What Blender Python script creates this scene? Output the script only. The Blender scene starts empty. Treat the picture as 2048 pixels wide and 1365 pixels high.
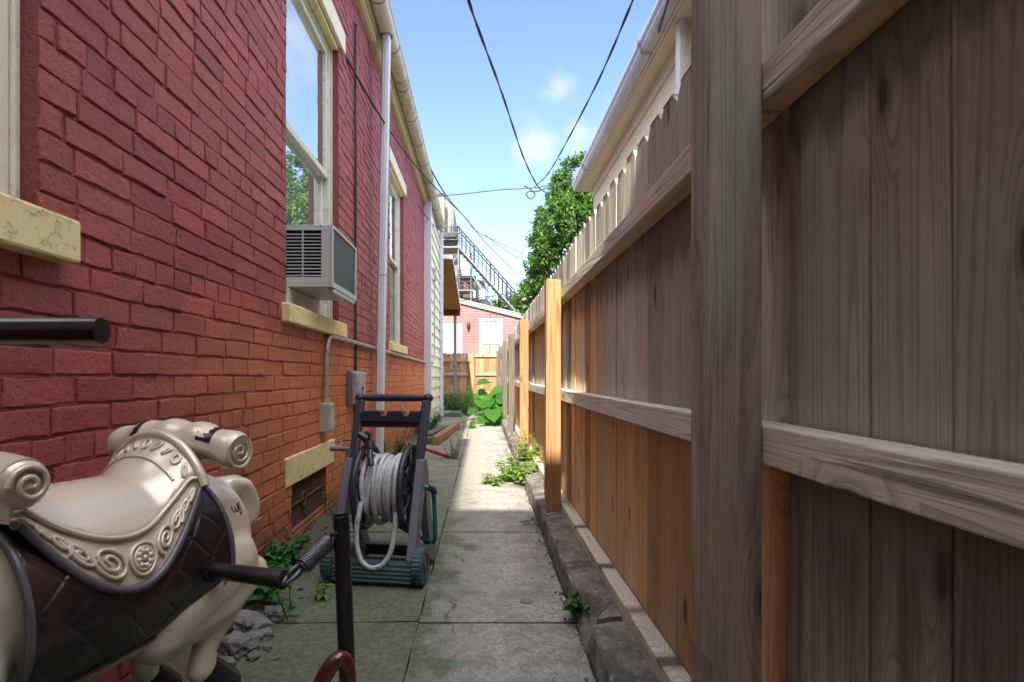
import bpy, bmesh, math, random
from mathutils import Vector, Matrix, noise as mnoise
from mathutils.bvhtree import BVHTree
R = math.radians
random.seed(7)
C = bpy.context.scene.collection
sc = bpy.context.scene
H = 0.92                        # eye height above the paving
FPX, VX, VY = 1168.0, 965.0, 752.0

# ------------------------------------------------------------------ camera
cd = bpy.data.cameras.new('camera'); cam = bpy.data.objects.new('camera', cd); C.objects.link(cam)
cam.location = (0, 0, H); cam.rotation_euler = (R(90), 0, 0)
cd.sensor_width = 36; cd.lens = 36 * FPX / 2048
cd.shift_x = (1024 - VX) / 2048; cd.shift_y = (VY - 682.5) / 2048
cd.clip_start = 0.02; cd.clip_end = 2000
cd.dof.use_dof = True; cd.dof.focus_distance = 3.6; cd.dof.aperture_fstop = 9
sc.camera = cam

# ------------------------------------------------------------------ world + sun
SUN = Vector((0.12, 1.23, -1.0)).normalized()
w = bpy.data.worlds.new('World'); sc.world = w; w.use_nodes = True
nt = w.node_tree; nt.nodes.clear()
def N(t, ty, **kw):
    n = t.nodes.new(ty)
    for k, v in kw.items(): setattr(n, k, v)
    return n
out = N(nt, 'ShaderNodeOutputWorld'); bg = N(nt, 'ShaderNodeBackground')
sky = N(nt, 'ShaderNodeTexSky', sky_type='NISHITA', sun_disc=False)
sky.sun_elevation = math.asin(-SUN.z); sky.sun_rotation = math.atan2(-SUN.x, -SUN.y)
sky.air_density = 1.0; sky.dust_density = 0.6; sky.ozone_density = 1.6
bg.inputs['Strength'].default_value = 0.074
tc = N(nt, 'ShaderNodeTexCoord')
def cloud_dir(px, py): return Vector(((px - VX) / FPX, 1, (VY - py) / FPX)).normalized()
acc = None
for px, py, r in ((1125, 178, .052), (1165, 265, .07), (1085, 295, .07), (1230, 250, .07), (1050, 300, .04), (1150, 300, .06), (1400, 110, .12), (2300, -500, .5), (-900, 250, .4), (2900, 100, .4)):
    d = N(nt, 'ShaderNodeVectorMath', operation='DISTANCE'); d.inputs[1].default_value = cloud_dir(px, py)
    nt.links.new(tc.outputs['Generated'], d.inputs[0])
    m = N(nt, 'ShaderNodeMapRange'); m.inputs['From Min'].default_value = r; m.inputs['From Max'].default_value = 0
    nt.links.new(d.outputs['Value'], m.inputs['Value'])
    if acc is None: acc = m.outputs[0]
    else:
        mx = N(nt, 'ShaderNodeMath', operation='MAXIMUM'); nt.links.new(acc, mx.inputs[0]); nt.links.new(m.outputs[0], mx.inputs[1]); acc = mx.outputs[0]
# bright cloud added overhead and behind the viewer, unseen, to fill the shade
ov = None
for v, r in (((0, -.25, 1), .78), ((.55, -.1, .9), .5), ((-.5, .0, .9), .5), ((.2, -1, .5), .6), ((-.6, -.7, .5), .6), ((.9, .3, .75), .45)):
    d = N(nt, 'ShaderNodeVectorMath', operation='DISTANCE'); d.inputs[1].default_value = Vector(v).normalized(); nt.links.new(tc.outputs['Generated'], d.inputs[0])
    m = N(nt, 'ShaderNodeMapRange'); m.inputs['From Min'].default_value = r; m.inputs['From Max'].default_value = r * .3; nt.links.new(d.outputs['Value'], m.inputs['Value'])
    if ov is None: ov = m.outputs[0]
    else:
        mx = N(nt, 'ShaderNodeMath', operation='MAXIMUM'); nt.links.new(ov, mx.inputs[0]); nt.links.new(m.outputs[0], mx.inputs[1]); ov = mx.outputs[0]
cn = N(nt, 'ShaderNodeTexNoise'); cn.inputs['Scale'].default_value = 11; cn.inputs['Detail'].default_value = 10; cn.inputs['Roughness'].default_value = .62
nt.links.new(tc.outputs['Generated'], cn.inputs['Vector'])
ca = N(nt, 'ShaderNodeMath', operation='MULTIPLY_ADD'); nt.links.new(cn.outputs['Fac'], ca.inputs[0]); ca.inputs[1].default_value = 2.0; nt.links.new(acc, ca.inputs[2])
cm = N(nt, 'ShaderNodeMapRange', interpolation_type='SMOOTHSTEP'); cm.inputs['From Min'].default_value = 1.22; cm.inputs['From Max'].default_value = 2.0; cm.inputs['To Max'].default_value = .6
nt.links.new(ca.outputs[0], cm.inputs['Value'])
mixc = N(nt, 'ShaderNodeMix', data_type='RGBA'); mixc.inputs[7].default_value = (3.5, 3.55, 3.65, 1)
nt.links.new(cm.outputs[0], mixc.inputs[0]); nt.links.new(sky.outputs[0], mixc.inputs[6])
cn2 = N(nt, 'ShaderNodeTexNoise'); cn2.inputs['Scale'].default_value = 3.2; cn2.inputs['Detail'].default_value = 6; nt.links.new(tc.outputs['Generated'], cn2.inputs['Vector'])
oa = N(nt, 'ShaderNodeMath', operation='ADD'); nt.links.new(ov, oa.inputs[0]); nt.links.new(cn2.outputs['Fac'], oa.inputs[1])
om = N(nt, 'ShaderNodeMapRange', interpolation_type='SMOOTHSTEP'); om.inputs['From Min'].default_value = .62; om.inputs['From Max'].default_value = 1.15; nt.links.new(oa.outputs[0], om.inputs['Value'])
mixo = N(nt, 'ShaderNodeMix', data_type='RGBA'); mixo.inputs[7].default_value = (14.5, 14.8, 15.6, 1)
nt.links.new(om.outputs[0], mixo.inputs[0]); nt.links.new(mixc.outputs[2], mixo.inputs[6])
nt.links.new(mixo.outputs[2], bg.inputs['Color']); nt.links.new(bg.outputs[0], out.inputs[0])
ld = bpy.data.lights.new('sun', 'SUN'); ld.energy = 3.2; ld.angle = R(.5); ld.color = (1, .93, .80)
sun = bpy.data.objects.new('sun', ld); C.objects.link(sun); sun.location = (-2, -10, 12)
sun.rotation_euler = SUN.to_track_quat('-Z', 'Y').to_euler()
sc.view_settings.view_transform = 'Standard'; sc.view_settings.look = 'None'
sc.view_settings.exposure = 2.12; sc.view_settings.gamma = 1
sc.render.engine = 'CYCLES'
sc.cycles.max_bounces = 8; sc.cycles.diffuse_bounces = 5; sc.cycles.glossy_bounces = 4

# ------------------------------------------------------------------ helpers
def at(px, py, Y): return Vector(((px - VX) * Y / FPX, Y, H + (VY - py) * Y / FPX))

def spline(K, n=8):
    K = [Vector(k) for k in K]; Q = []
    for i in range(len(K) - 1):
        a, b, c_, d = K[max(i-1, 0)], K[i], K[i+1], K[min(i+2, len(K)-1)]
        for k in range(n): t = k / n; Q.append(.5 * ((2*b) + (c_-a)*t + (2*a-5*b+4*c_-d)*t*t + (3*b-a-3*c_+d)*t**3))
    return Q + [K[-1]]
class MB:
    """collects vertices and faces, with grain coordinates 'gc' and a 'tone' vector per vertex"""
    def __init__(s): s.v = []; s.f = []; s.g = []; s.t = []; s.sm = []
    def add(s, vs, fs, gs=None, ts=None, smooth=False):
        b = len(s.v); s.v += [tuple(p) for p in vs]
        s.g += [tuple(p) for p in (gs if gs is not None else vs)]
        s.t += (list(ts) if ts is not None else [(.5, .5, .5)] * len(vs))
        s.f += [tuple(i + b for i in f) for f in fs]; s.sm += [smooth] * len(fs); return s
    def box(s, lo, hi, rot=None, tone=None, axis=None, jit=0):
        lo = Vector(lo); hi = Vector(hi); c = (lo + hi) / 2; h = (hi - lo) / 2
        sg = [(-1,-1,-1),(1,-1,-1),(1,1,-1),(-1,1,-1),(-1,-1,1),(1,-1,1),(1,1,1),(-1,1,1)]
        L = [Vector((a*h.x, b*h.y, d*h.z)) for a, b, d in sg]
        if jit: L = [p + Vector([random.uniform(-jit, jit) for _ in 'xyz']) for p in L]
        P = [c + (rot @ p if rot is not None else p) for p in L]
        k = axis if axis is not None else max(range(3), key=lambda i: h[i])
        o = Vector((random.uniform(0, 60), random.uniform(0, 60), random.uniform(0, 60)))
        oth = [i for i in range(3) if i != k]
        G = [Vector((p[oth[0]], p[oth[1]], p[k])) + o for p in L]
        t = tone or (random.random(), .5, 0)
        return s.add(P, [(0,3,2,1),(4,5,6,7),(0,1,5,4),(1,2,6,5),(2,3,7,6),(3,0,4,7)], G, [t]*8)
    def beam(s, a, b, w, h, up=(0, 0, 1), tone=None):
        a = Vector(a); b = Vector(b); z = (b - a); L = z.length; z.normalize()
        x = Vector(up).cross(z)
        if x.length < 1e-4: x = Vector((1, 0, 0))
        x.normalize(); y = z.cross(x); M = Matrix((x, y, z)).transposed(); c = (a + b) / 2
        return s.box(c - Vector((w/2, h/2, L/2)), c + Vector((w/2, h/2, L/2)), rot=M, tone=tone, axis=2)
    def tube(s, pts, r, n=10, cap=True, closed=False, tone=None):
        pts = [Vector(p) for p in pts]; m = len(pts)
        rs = r if isinstance(r, (list, tuple)) else [r] * m
        V = []; F = []; prev = None
        for i, p in enumerate(pts):
            if closed: t = pts[(i+1) % m] - pts[i-1]
            else: t = pts[min(i+1, m-1)] - pts[max(i-1, 0)]
            if t.length < 1e-9: t = Vector((0, 0, 1))
            t.normalize()
            if prev is None:
                u = Vector((0, 0, 1)) if abs(t.z) < .9 else Vector((1, 0, 0))
            else: u = prev
            x = (u - t * u.dot(t)).normalized(); y = t.cross(x); prev = x
            for k in range(n):
                a = 2 * math.pi * k / n; V.append(p + (x * math.cos(a) + y * math.sin(a)) * rs[i])
        for i in range(m if closed else m - 1):
            j = (i + 1) % m
            for k in range(n): F.append((i*n+k, i*n+(k+1) % n, j*n+(k+1) % n, j*n+k))
        s.add(V, F, None, [tone]*len(V) if tone else None, smooth=True)
        if cap and not closed:
            s.add([V[k] for k in range(n)], [tuple(range(n-1, -1, -1))], None, [tone]*n if tone else None)
            s.add([V[(m-1)*n+k] for k in range(n)], [tuple(range(n))], None, [tone]*n if tone else None)
        return s
    def prism(s, poly, f0, f1, tone=None):
        """poly: 2D points; f0/f1 map a 2D point to the two 3D faces"""
        n = len(poly); V = [f0(p) for p in poly] + [f1(p) for p in poly]
        F = [tuple(range(n-1, -1, -1)), tuple(range(n, 2*n))] + [(i, (i+1) % n, n+(i+1) % n, n+i) for i in range(n)]
        return s.add(V, F, None, [tone]*2*n if tone else None)
    def sphere(s, c, r, nu=14, nv=9, M=None):
        c = Vector(c); r = Vector(r) if not isinstance(r, (int, float)) else Vector((r, r, r)); V = []; F = []
        for j in range(nv + 1):
            a = math.pi * j / nv
            for i in range(nu):
                b = 2*math.pi*i/nu; p = Vector((r.x*math.sin(a)*math.cos(b), r.y*math.sin(a)*math.sin(b), r.z*math.cos(a)))
                V.append(c + (M @ p if M is not None else p))
        for j in range(nv):
            for i in range(nu): F.append((j*nu+i, (j+1)*nu+i, (j+1)*nu+(i+1) % nu, j*nu+(i+1) % nu))
        return s.add(V, F, smooth=True)
    def grid(s, P, smooth=True, flip=False):
        n = len(P); m = len(P[0]); V = [p for row in P for p in row]; F = []
        for i in range(n-1):
            for j in range(m-1):
                q = (i*m+j, (i+1)*m+j, (i+1)*m+j+1, i*m+j+1); F.append(q[::-1] if flip else q)
        return s.add(V, F, smooth=smooth)
    def mesh(s, name):
        me = bpy.data.meshes.new(name); me.from_pydata(s.v, [], s.f)
        a = me.attributes.new('gc', 'FLOAT_VECTOR', 'POINT'); a.data.foreach_set('vector', [c for p in s.g for c in p])
        a = me.attributes.new('tone', 'FLOAT_VECTOR', 'POINT'); a.data.foreach_set('vector', [c for p in s.t for c in p])
        me.polygons.foreach_set('use_smooth', s.sm); me.update(); return me
    def build(s, name, mat, parent=None, bevel=0, world=True):
        me = s.mesh(name); me.materials.append(mat); o = bpy.data.objects.new(name, me); C.objects.link(o)
        if parent is not None:
            o.parent = parent
            if world: o.matrix_parent_inverse = MW(parent).inverted()
        if bevel:
            m = o.modifiers.new('bevel', 'BEVEL'); m.width = bevel; m.segments = 2; m.limit_method = 'ANGLE'; m.angle_limit = R(40)
        return o
def MW(o):
    M = Matrix.LocRotScale(o.location, o.rotation_euler, o.scale)
    return MW(o.parent) @ o.matrix_parent_inverse @ M if o.parent else M
def tag(o, label, cat, group=None, kind=None):
    o['label'] = label; o['category'] = cat
    if group: o['group'] = group
    if kind: o['kind'] = kind
    return o
def thing(name, label, cat, loc=(0, 0, 0), rz=0, group=None):
    o = bpy.data.objects.new(name, None); C.objects.link(o); o.location = loc; o.rotation_euler = (0, 0, rz)
    o.empty_display_size = .1
    return tag(o, label, cat, group)
def struct(o): o['kind'] = 'structure'; return o

# ------------------------------------------------------------------ materials
def newmat(name):
    m = bpy.data.materials.new(name); m.use_nodes = True; t = m.node_tree
    return m, t, t.nodes['Principled BSDF']
def noise(t, vec, scale, detail=4, rough=.55, dist=0):
    n = N(t, 'ShaderNodeTexNoise'); n.inputs['Scale'].default_value = scale; n.inputs['Detail'].default_value = detail
    n.inputs['Roughness'].default_value = rough; n.inputs['Distortion'].default_value = dist
    if vec is not None: t.links.new(vec, n.inputs['Vector'])
    return n.outputs['Fac']
def ramp(t, fac, stops, interp='LINEAR'):
    r = N(t, 'ShaderNodeValToRGB'); r.color_ramp.interpolation = interp; e = r.color_ramp.elements
    while len(e) < len(stops): e.new(.5)
    for el, (p, c) in zip(e, stops):
        el.position = p; el.color = (c, c, c, 1) if isinstance(c, (int, float)) else (*c, 1)
    t.links.new(fac, r.inputs[0]); return r.outputs[0]
def mix(t, fac, a, b, blend='MIX'):
    n = N(t, 'ShaderNodeMix', data_type='RGBA', blend_type=blend)
    for ix, v in ((0, fac), (6, a), (7, b)):
        sock = n.inputs[ix]
        if isinstance(v, (int, float)): sock.default_value = v if ix == 0 else (v, v, v, 1)
        elif isinstance(v, tuple): sock.default_value = (*v, 1)
        else: t.links.new(v, sock)
    return n.outputs[2]
def math_(t, op, a, b=None, c=None, clamp=False):
    n = N(t, 'ShaderNodeMath', operation=op); n.use_clamp = clamp
    for s, v in zip(n.inputs, (a, b, c)):
        if v is None: continue
        if isinstance(v, (int, float)): s.default_value = v
        else: t.links.new(v, s)
    return n.outputs[0]
def mapping(t, vec, scale=(1, 1, 1), loc=(0, 0, 0)):
    n = N(t, 'ShaderNodeMapping'); n.inputs['Scale'].default_value = scale; n.inputs['Location'].default_value = loc
    t.links.new(vec, n.inputs['Vector']); return n.outputs[0]
def bump(t, bsdf, h, strength=.5, dist=.01, prev=None):
    n = N(t, 'ShaderNodeBump'); n.inputs['Strength'].default_value = strength; n.inputs['Distance'].default_value = dist
    t.links.new(h, n.inputs['Height'])
    if prev is not None: t.links.new(prev, n.inputs['Normal'])
    t.links.new(n.outputs[0], bsdf.inputs['Normal']); return n.outputs[0]
def gpos(t): return N(t, 'ShaderNodeNewGeometry').outputs['Position']
def attr(t, name):
    n = N(t, 'ShaderNodeAttribute', attribute_name=name); return n.outputs['Vector']
def simple(name, col, rough=.5, metal=0, var=.15, scale=30, bmp=.1, dirt=None, spec=.5, coat=0):
    """plain material broken up by noise, with optional dirt colour"""
    m, t, b = newmat(name); p = attr(t, 'gc') if False else N(t, 'ShaderNodeTexCoord').outputs['Object']
    n1 = noise(t, p, scale, 5); n2 = noise(t, p, scale * .13, 3)
    c = mix(t, n1, tuple(x * (1 - var) for x in col), tuple(min(1, x * (1 + var)) for x in col))
    if dirt:
        d = ramp(t, math_(t, 'MULTIPLY', n1, n2), [(.22, 0), (.42, 1)])
        c = mix(t, d, c, dirt)
    t.links.new(c, b.inputs['Base Color']); b.inputs['Metallic'].default_value = metal
    t.links.new(ramp(t, n2, [(.3, max(0, rough - .12)), (.7, min(1, rough + .12))]), b.inputs['Roughness'])
    b.inputs['Specular IOR Level'].default_value = spec; b.inputs['Coat Weight'].default_value = coat
    if bmp: bump(t, b, n1, bmp, .004)
    return m

def wood_mat(name, grey, warm, dark, grain=.6, weather=1.0, rough=.8):
    m, t, b = newmat(name); gc = attr(t, 'gc'); tone = attr(t, 'tone')
    sx = N(t, 'ShaderNodeSeparateXYZ'); t.links.new(tone, sx.inputs[0]); T0, T1, T2 = sx.outputs
    # plain-sawn figure: contour lines of a stretched noise field, pushed round sparse knots
    base = noise(t, mapping(t, gc, (11, 11, .30)), 1.0, 1.2, .35)
    vor = N(t, 'ShaderNodeTexVoronoi'); vor.voronoi_dimensions = '2D'; vor.inputs['Scale'].default_value = 1; gs = N(t, 'ShaderNodeSeparateXYZ'); t.links.new(gc, gs.inputs[0]); gk = N(t, 'ShaderNodeCombineXYZ'); t.links.new(math_(t, 'MULTIPLY', gs.outputs[0], 9), gk.inputs[0]); t.links.new(math_(t, 'MULTIPLY', gs.outputs[2], 3.0), gk.inputs[1]); t.links.new(gk.outputs[0], vor.inputs['Vector'])
    knot = ramp(t, vor.outputs['Distance'], [(0, 1), (.09, .6), (.40, 0)])
    kr = N(t, 'ShaderNodeSeparateColor'); t.links.new(vor.outputs['Color'], kr.inputs[0])
    kon = math_(t, 'GREATER_THAN', kr.outputs[0], .76); knot = math_(t, 'MULTIPLY', knot, kon)
    fld = math_(t, 'ADD', base, math_(t, 'MULTIPLY', knot, .22))
    rings = math_(t, 'FRACT', math_(t, 'MULTIPLY', fld, 20))
    late = ramp(t, rings, [(0, 0), (.55, .12), (.88, 1), (.97, .9), (1, 0)])
    fib = noise(t, mapping(t, gc, (260, 260, 7)), 1, 4, .6)
    fib2 = noise(t, mapping(t, gc, (60, 60, 1.6)), 1, 3, .6)
    blot = noise(t, mapping(t, gc, (7, 7, 2.2)), 1, 5, .65)
    wm = math_(t, 'ADD', T1, math_(t, 'MULTIPLY', math_(t, 'SUBTRACT', blot, .52), 1.1), clamp=True)
    wm = ramp(t, wm, [(.2, 0), (.75, 1)])
    c = mix(t, wm, grey, warm)
    c = mix(t, math_(t, 'MULTIPLY', late, grain), c, mix(t, .35, dark, c))
    c = mix(t, math_(t, 'MULTIPLY', ramp(t, fib, [(.42, 0), (.75, 1)]), .36), c, mix(t, .5, dark, c))
    c = mix(t, ramp(t, fib2, [(.67, 0), (.71, .8)]), c, mix(t, .3, dark, c))
    c = mix(t, ramp(t, knot, [(.45, 0), (.75, .9)]), c, dark)
    stain = noise(t, mapping(t, gc, (5, 5, 1.1)), 1, 6, .7)
    c = mix(t, math_(t, 'MULTIPLY', ramp(t, stain, [(.52, 0), (.68, .6)]), weather), c, mix(t, .25, dark, c))
    # ragged dark water stain hanging below the rails
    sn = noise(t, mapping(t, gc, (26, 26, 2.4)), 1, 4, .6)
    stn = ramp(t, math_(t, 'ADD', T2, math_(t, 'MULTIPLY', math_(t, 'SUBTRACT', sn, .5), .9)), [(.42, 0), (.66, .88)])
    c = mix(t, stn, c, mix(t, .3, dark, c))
    br = math_(t, 'MULTIPLY_ADD', T0, .66, .64)
    c = mix(t, 1.0, c, br, 'MULTIPLY')
    t.links.new(c, b.inputs['Base Color']); b.inputs['Roughness'].default_value = rough; b.inputs['Specular IOR Level'].default_value = .25
    h = math_(t, 'SUBTRACT', math_(t, 'MULTIPLY', fib, .6), math_(t, 'MULTIPLY', late, -.5))
    h = math_(t, 'SUBTRACT', h, ramp(t, fib2, [(.6, 0), (.72, 1.4)]))
    bump(t, b, h, .55, .0025); return m
M = {}
M['fence'] = wood_mat('weathered_fence_wood', (.60, .59, .50), (.74, .43, .18), (.075, .062, .053), .5, .45)
M['old'] = wood_mat('grey_old_wood', (.17, .145, .12), (.22, .145, .085), (.03, .02, .016), .85)
M['pine'] = wood_mat('new_pine', (.36, .225, .115), (.37, .205, .088), (.17, .05, .012), 1.0, .3)
M['cedar'] = wood_mat('cedar_fence_wood', (.33, .24, .16), (.36, .185, .075), (.2, .09, .04), .5, .5)
M['ply'] = wood_mat('stained_plywood', (.42, .20, .06), (.46, .21, .055), (.16, .06, .02), .4, .3)

def brick_mat():
    m, t, b = newmat('painted_brick'); p = gpos(t); tone = attr(t, 'tone')
    sx = N(t, 'ShaderNodeSeparateXYZ'); t.links.new(tone, sx.inputs[0])
    n1 = noise(t, p, 52, 7, .7); n2 = noise(t, p, 2.2, 4); n3 = noise(t, p, 140, 3)
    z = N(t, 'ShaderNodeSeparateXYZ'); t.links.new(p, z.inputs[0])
    c = mix(t, sx.outputs[0], (.235, .036, .040), (.40, .072, .064))
    c = mix(t, ramp(t, n2, [(.35, 0), (.7, .7)]), c, (.31, .085, .058))
    c = mix(t, ramp(t, math_(t, 'ADD', math_(t, 'MULTIPLY', z.outputs[2], .25), math_(t, 'MULTIPLY', n2, .3)), [(.68, 0), (1.0, .7)]), c, (.27, .042, .078))  # purple of reflected sky painted into the upper courses
    # orange bounce light from the sunlit paving painted into the lower courses, ragged edge
    lo = math_(t, 'ADD', z.outputs[2], math_(t, 'MULTIPLY', math_(t, 'SUBTRACT', n2, .5), .9))
    far = ramp(t, math_(t, 'MULTIPLY', z.outputs[1], .1), [(.15, 0), (.34, 1)])
    lowm = math_(t, 'MULTIPLY', ramp(t, math_(t, 'MULTIPLY', lo, .4), [(.36, 1), (.5, 0)]), far)
    c = mix(t, math_(t, 'MULTIPLY', lowm, .88), c, (.56, .175, .055))
    c = mix(t, ramp(t, n1, [(.60, 0), (.70, .65)]), c, (.09, .026, .024))
    c = mix(t, ramp(t, math_(t, 'MULTIPLY', n1, n3), [(.36, 0), (.44, .4)]), c, (.44, .17, .13))
    pit = N(t, 'ShaderNodeTexVoronoi'); pit.inputs['Scale'].default_value = 45; t.links.new(p, pit.inputs['Vector']); pc = N(t, 'ShaderNodeSeparateColor'); t.links.new(pit.outputs['Color'], pc.inputs[0])
    pm = math_(t, 'MULTIPLY', ramp(t, pit.outputs['Distance'], [(.10, 1), (.24, 0)]), math_(t, 'GREATER_THAN', pc.outputs[0], .72)); c = mix(t, math_(t, 'MULTIPLY', pm, .7), c, (.07, .02, .018))
    c = mix(t, math_(t, 'MULTIPLY', sx.outputs[1], .75), c, (.075, .022, .022))
    c = mix(t, ramp(t, math_(t, 'SUBTRACT', math_(t, 'MULTIPLY', n2, .55), z.outputs[2]), [(.0, 0), (.30, .75)]), c, (.06, .045, .035))
    t.links.new(c, b.inputs['Base Color']); b.inputs['Roughness'].default_value = .52; b.inputs['Specular IOR Level'].default_value = .4
    b1 = bump(t, b, n1, .9, .010); b2_ = bump(t, b, n3, .5, .003, b1); bump(t, b, noise(t, p, 11, 5, .7), .4, .012, b2_); return m
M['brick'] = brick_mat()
def concrete_mat():
    m, t, b = newmat('paving_concrete'); p = gpos(t); tone = attr(t, 'tone')
    s = N(t, 'ShaderNodeSeparateXYZ'); t.links.new(p, s.inputs[0]); x = s.outputs[0]
    n1 = noise(t, p, 120, 4, .75); n2 = noise(t, p, 5, 6, .65); n3 = noise(t, p, 1.6, 4); n4 = noise(t, p, 42, 5, .75)
    c = mix(t, ramp(t, n1, [(.3, 0), (.7, 1)]), (.24, .228, .21), (.66, .625, .56))
    c = mix(t, ramp(t, n4, [(.34, .7), (.60, 0)]), c, (.15, .14, .13))
    c = mix(t, ramp(t, n2, [(.40, .7), (.60, 0)]), c, (.20, .185, .165))
    v = N(t, 'ShaderNodeTexVoronoi'); v.inputs['Scale'].default_value = 75; t.links.new(p, v.inputs['Vector'])
    vs = N(t, 'ShaderNodeSeparateColor'); t.links.new(v.outputs['Color'], vs.inputs[0])
    c = mix(t, math_(t, 'MULTIPLY', ramp(t, v.outputs['Distance'], [(.16, .8), (.26, 0)]), math_(t, 'GREATER_THAN', vs.outputs[0], .45)), c, mix(t, vs.outputs[1], (.10, .095, .09), (.80, .77, .70)))
    wv_ = N(t, 'ShaderNodeVectorMath', operation='ADD'); nz = N(t, 'ShaderNodeTexNoise'); nz.inputs['Scale'].default_value = 5; nz.inputs['Detail'].default_value = 5; t.links.new(p, nz.inputs['Vector'])
    sc_ = N(t, 'ShaderNodeVectorMath', operation='SCALE'); sc_.inputs['Scale'].default_value = .35; t.links.new(nz.outputs['Color'], sc_.inputs[0]); t.links.new(p, wv_.inputs[0]); t.links.new(sc_.outputs[0], wv_.inputs[1])
    ve = N(t, 'ShaderNodeTexVoronoi', feature='DISTANCE_TO_EDGE'); ve.inputs['Scale'].default_value = .85; t.links.new(wv_.outputs[0], ve.inputs['Vector'])
    crk = math_(t, 'MULTIPLY', ramp(t, ve.outputs['Distance'], [(.0, 1), (.0045, .8), (.009, 0)]), ramp(t, n3, [(.50, 0), (.58, .75)])); c = mix(t, crk, c, (.03, .03, .025))
    # algae film on the damp house side and along the kerb
    ml = ramp(t, math_(t, 'ADD', math_(t, 'MULTIPLY', x, -1.1), math_(t, 'MULTIPLY', math_(t, 'SUBTRACT', n2, .5), 1.3)), [(-.02, 0), (.26, 1)])
    mr = ramp(t, math_(t, 'ADD', math_(t, 'MULTIPLY', x, 2.2), math_(t, 'MULTIPLY', math_(t, 'SUBTRACT', n3, .5), 2.4)), [(.72, 0), (1.0, .6)])
    yy = ramp(t, math_(t, 'MULTIPLY', s.outputs[1], .1), [(.33, 1), (.60, .45)])
    al = math_(t, 'MULTIPLY', math_(t, 'MAXIMUM', math_(t, 'MULTIPLY', ml, yy), mr), ramp(t, n4, [(.3, .45), (.55, 1)]))
    c = mix(t, math_(t, 'MULTIPLY', al, .93), c, (.070, .092, .045))
    t.links.new(c, b.inputs['Base Color']); b.inputs['Roughness'].default_value = .9; b.inputs['Specular IOR Level'].default_value = .2
    b1 = bump(t, b, n1, .7, .004); bump(t, b, n4, .5, .008, b1); return m
M['conc'] = concrete_mat()
def paint(name, col, under, chip=.5, rough=.55, scale=22, bmp=.4, crack=True):
    m, t, b = newmat(name); p = gpos(t); n1 = noise(t, p, scale, 7, .65); n2 = noise(t, p, scale * 4, 4, .6); n3 = noise(t, p, 3, 4)
    c = mix(t, n3, tuple(v * .86 for v in col), col)
    c = mix(t, ramp(t, n1, [(1 - chip * .85 - .03, 0), (1 - chip * .85 + .10, .8)]), c, under)
    c = mix(t, ramp(t, noise(t, p, 7, 6, .7), [(.48, 0), (.72, .5)]), c, tuple(v * w_ for v, w_ in zip(col, (.86, .72, .5))))
    c = mix(t, ramp(t, n2, [(.6, 0), (.8, .35)]), c, tuple(v * .45 for v in col))
    t.links.new(c, b.inputs['Base Color']); b.inputs['Roughness'].default_value = rough
    b1 = bump(t, b, ramp(t, n1, [(1 - chip * .85 - .08, 1), (1 - chip * .85, 0)]), bmp, .004); bump(t, b, n2, bmp * .6, .002, b1); return m
M['cream'] = paint('cream_paint_worn', (.76, .73, .60), (.34, .27, .18), .42)
M['sill'] = paint('yellow_sill_paint', (.80, .68, .34), (.42, .32, .16), .44, .6, 26, .9)
M['white'] = paint('white_trim', (.74, .75, .74), (.45, .45, .43), .22, .5)
M['jamb'] = paint('pale_green_white_paint', (.66, .69, .62), (.40, .38, .31), .48, .6, 26, .7)
M['fascia'] = paint('ivory_fascia_paint', (.60, .55, .34), (.30, .25, .16), .4)
M['gutter'] = simple('aged_white_gutter', (.58, .565, .52), .5, 0, .12, 12, .1, (.36, .29, .2))
M['spout'] = simple('white_aluminium', (.54, .59, .68), .35, 0, .06, 10, .03, (.50, .50, .55))
M['galv'] = simple('galvanised_steel', (.42, .41, .40), .45, .5, .2, 60, .1, (.25, .17, .11))
M['strap'] = simple('dull_zinc', (.22, .2, .18), .6, .4)
M['vinyl'] = simple('cream_vinyl_siding', (.78, .73, .60), .5, 0, .05, 14, .05, (.55, .50, .38))
M['pinkvinyl'] = simple('pink_siding', (.23, .075, .075), .6, 0, .06, 14, .03)
M['stucco'] = paint('pale_yellow_stucco', (.86, .82, .62), (.74, .62, .16), .36, .9, 5, .25)
M['farwall'] = simple('far_beige_render', (.17, .155, .135), .8, 0, .12, 8, .1)
M['fartrim'] = simple('far_white_trim', (.22, .24, .285), .6, 0, .1, 8)
M['brownmetal'] = simple('brown_gutter_edge', (.34, .31, .31), .4)
M['black'] = simple('black_tube_paint', (.012, .012, .016), .32, 0, .3, 40, .05, (.03, .02, .018))
M['cable'] = simple('black_cable', (.012, .012, .014), .55)
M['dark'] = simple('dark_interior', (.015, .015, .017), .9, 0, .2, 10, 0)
M['rust'] = simple('rusty_iron', (.11, .06, .045), .75, .3, .4, 60, .3, (.17, .07, .04))
M['redpaint'] = simple('red_enamel', (.33, .035, .028), .35, 0, .2, 30, .05)
M['maroon'] = simple('maroon_tube', (.075, .014, .014), .22, .2, .2, 30, .03, None, .6, .5)
M['steel'] = simple('grey_spring_steel', (.15, .155, .19), .38, .7, .15, 80, .05, (.10, .09, .09))
M['acwhite'] = simple('ac_white_enamel', (.43, .46, .50), .4, 0, .06, 20, .04, (.48, .45, .38))
M['roof'] = simple('dark_asphalt_roof', (.06, .06, .062), .95, 0, .3, 60, .3)
M['plasticg'] = simple('grey_plastic', (.14, .145, .175), .42, 0, .08, 30, .04)
M['plasticb'] = simple('black_plastic', (.026, .034, .055), .4, 0, .1, 30, .04)
M['plasticgr'] = simple('dark_green_plastic', (.035, .075, .078), .45, 0, .12, 30, .05)
M['hose'] = simple('grey_hose', (.52, .53, .56), .5, 0, .1, 60, .05, (.28, .26, .25))
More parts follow.
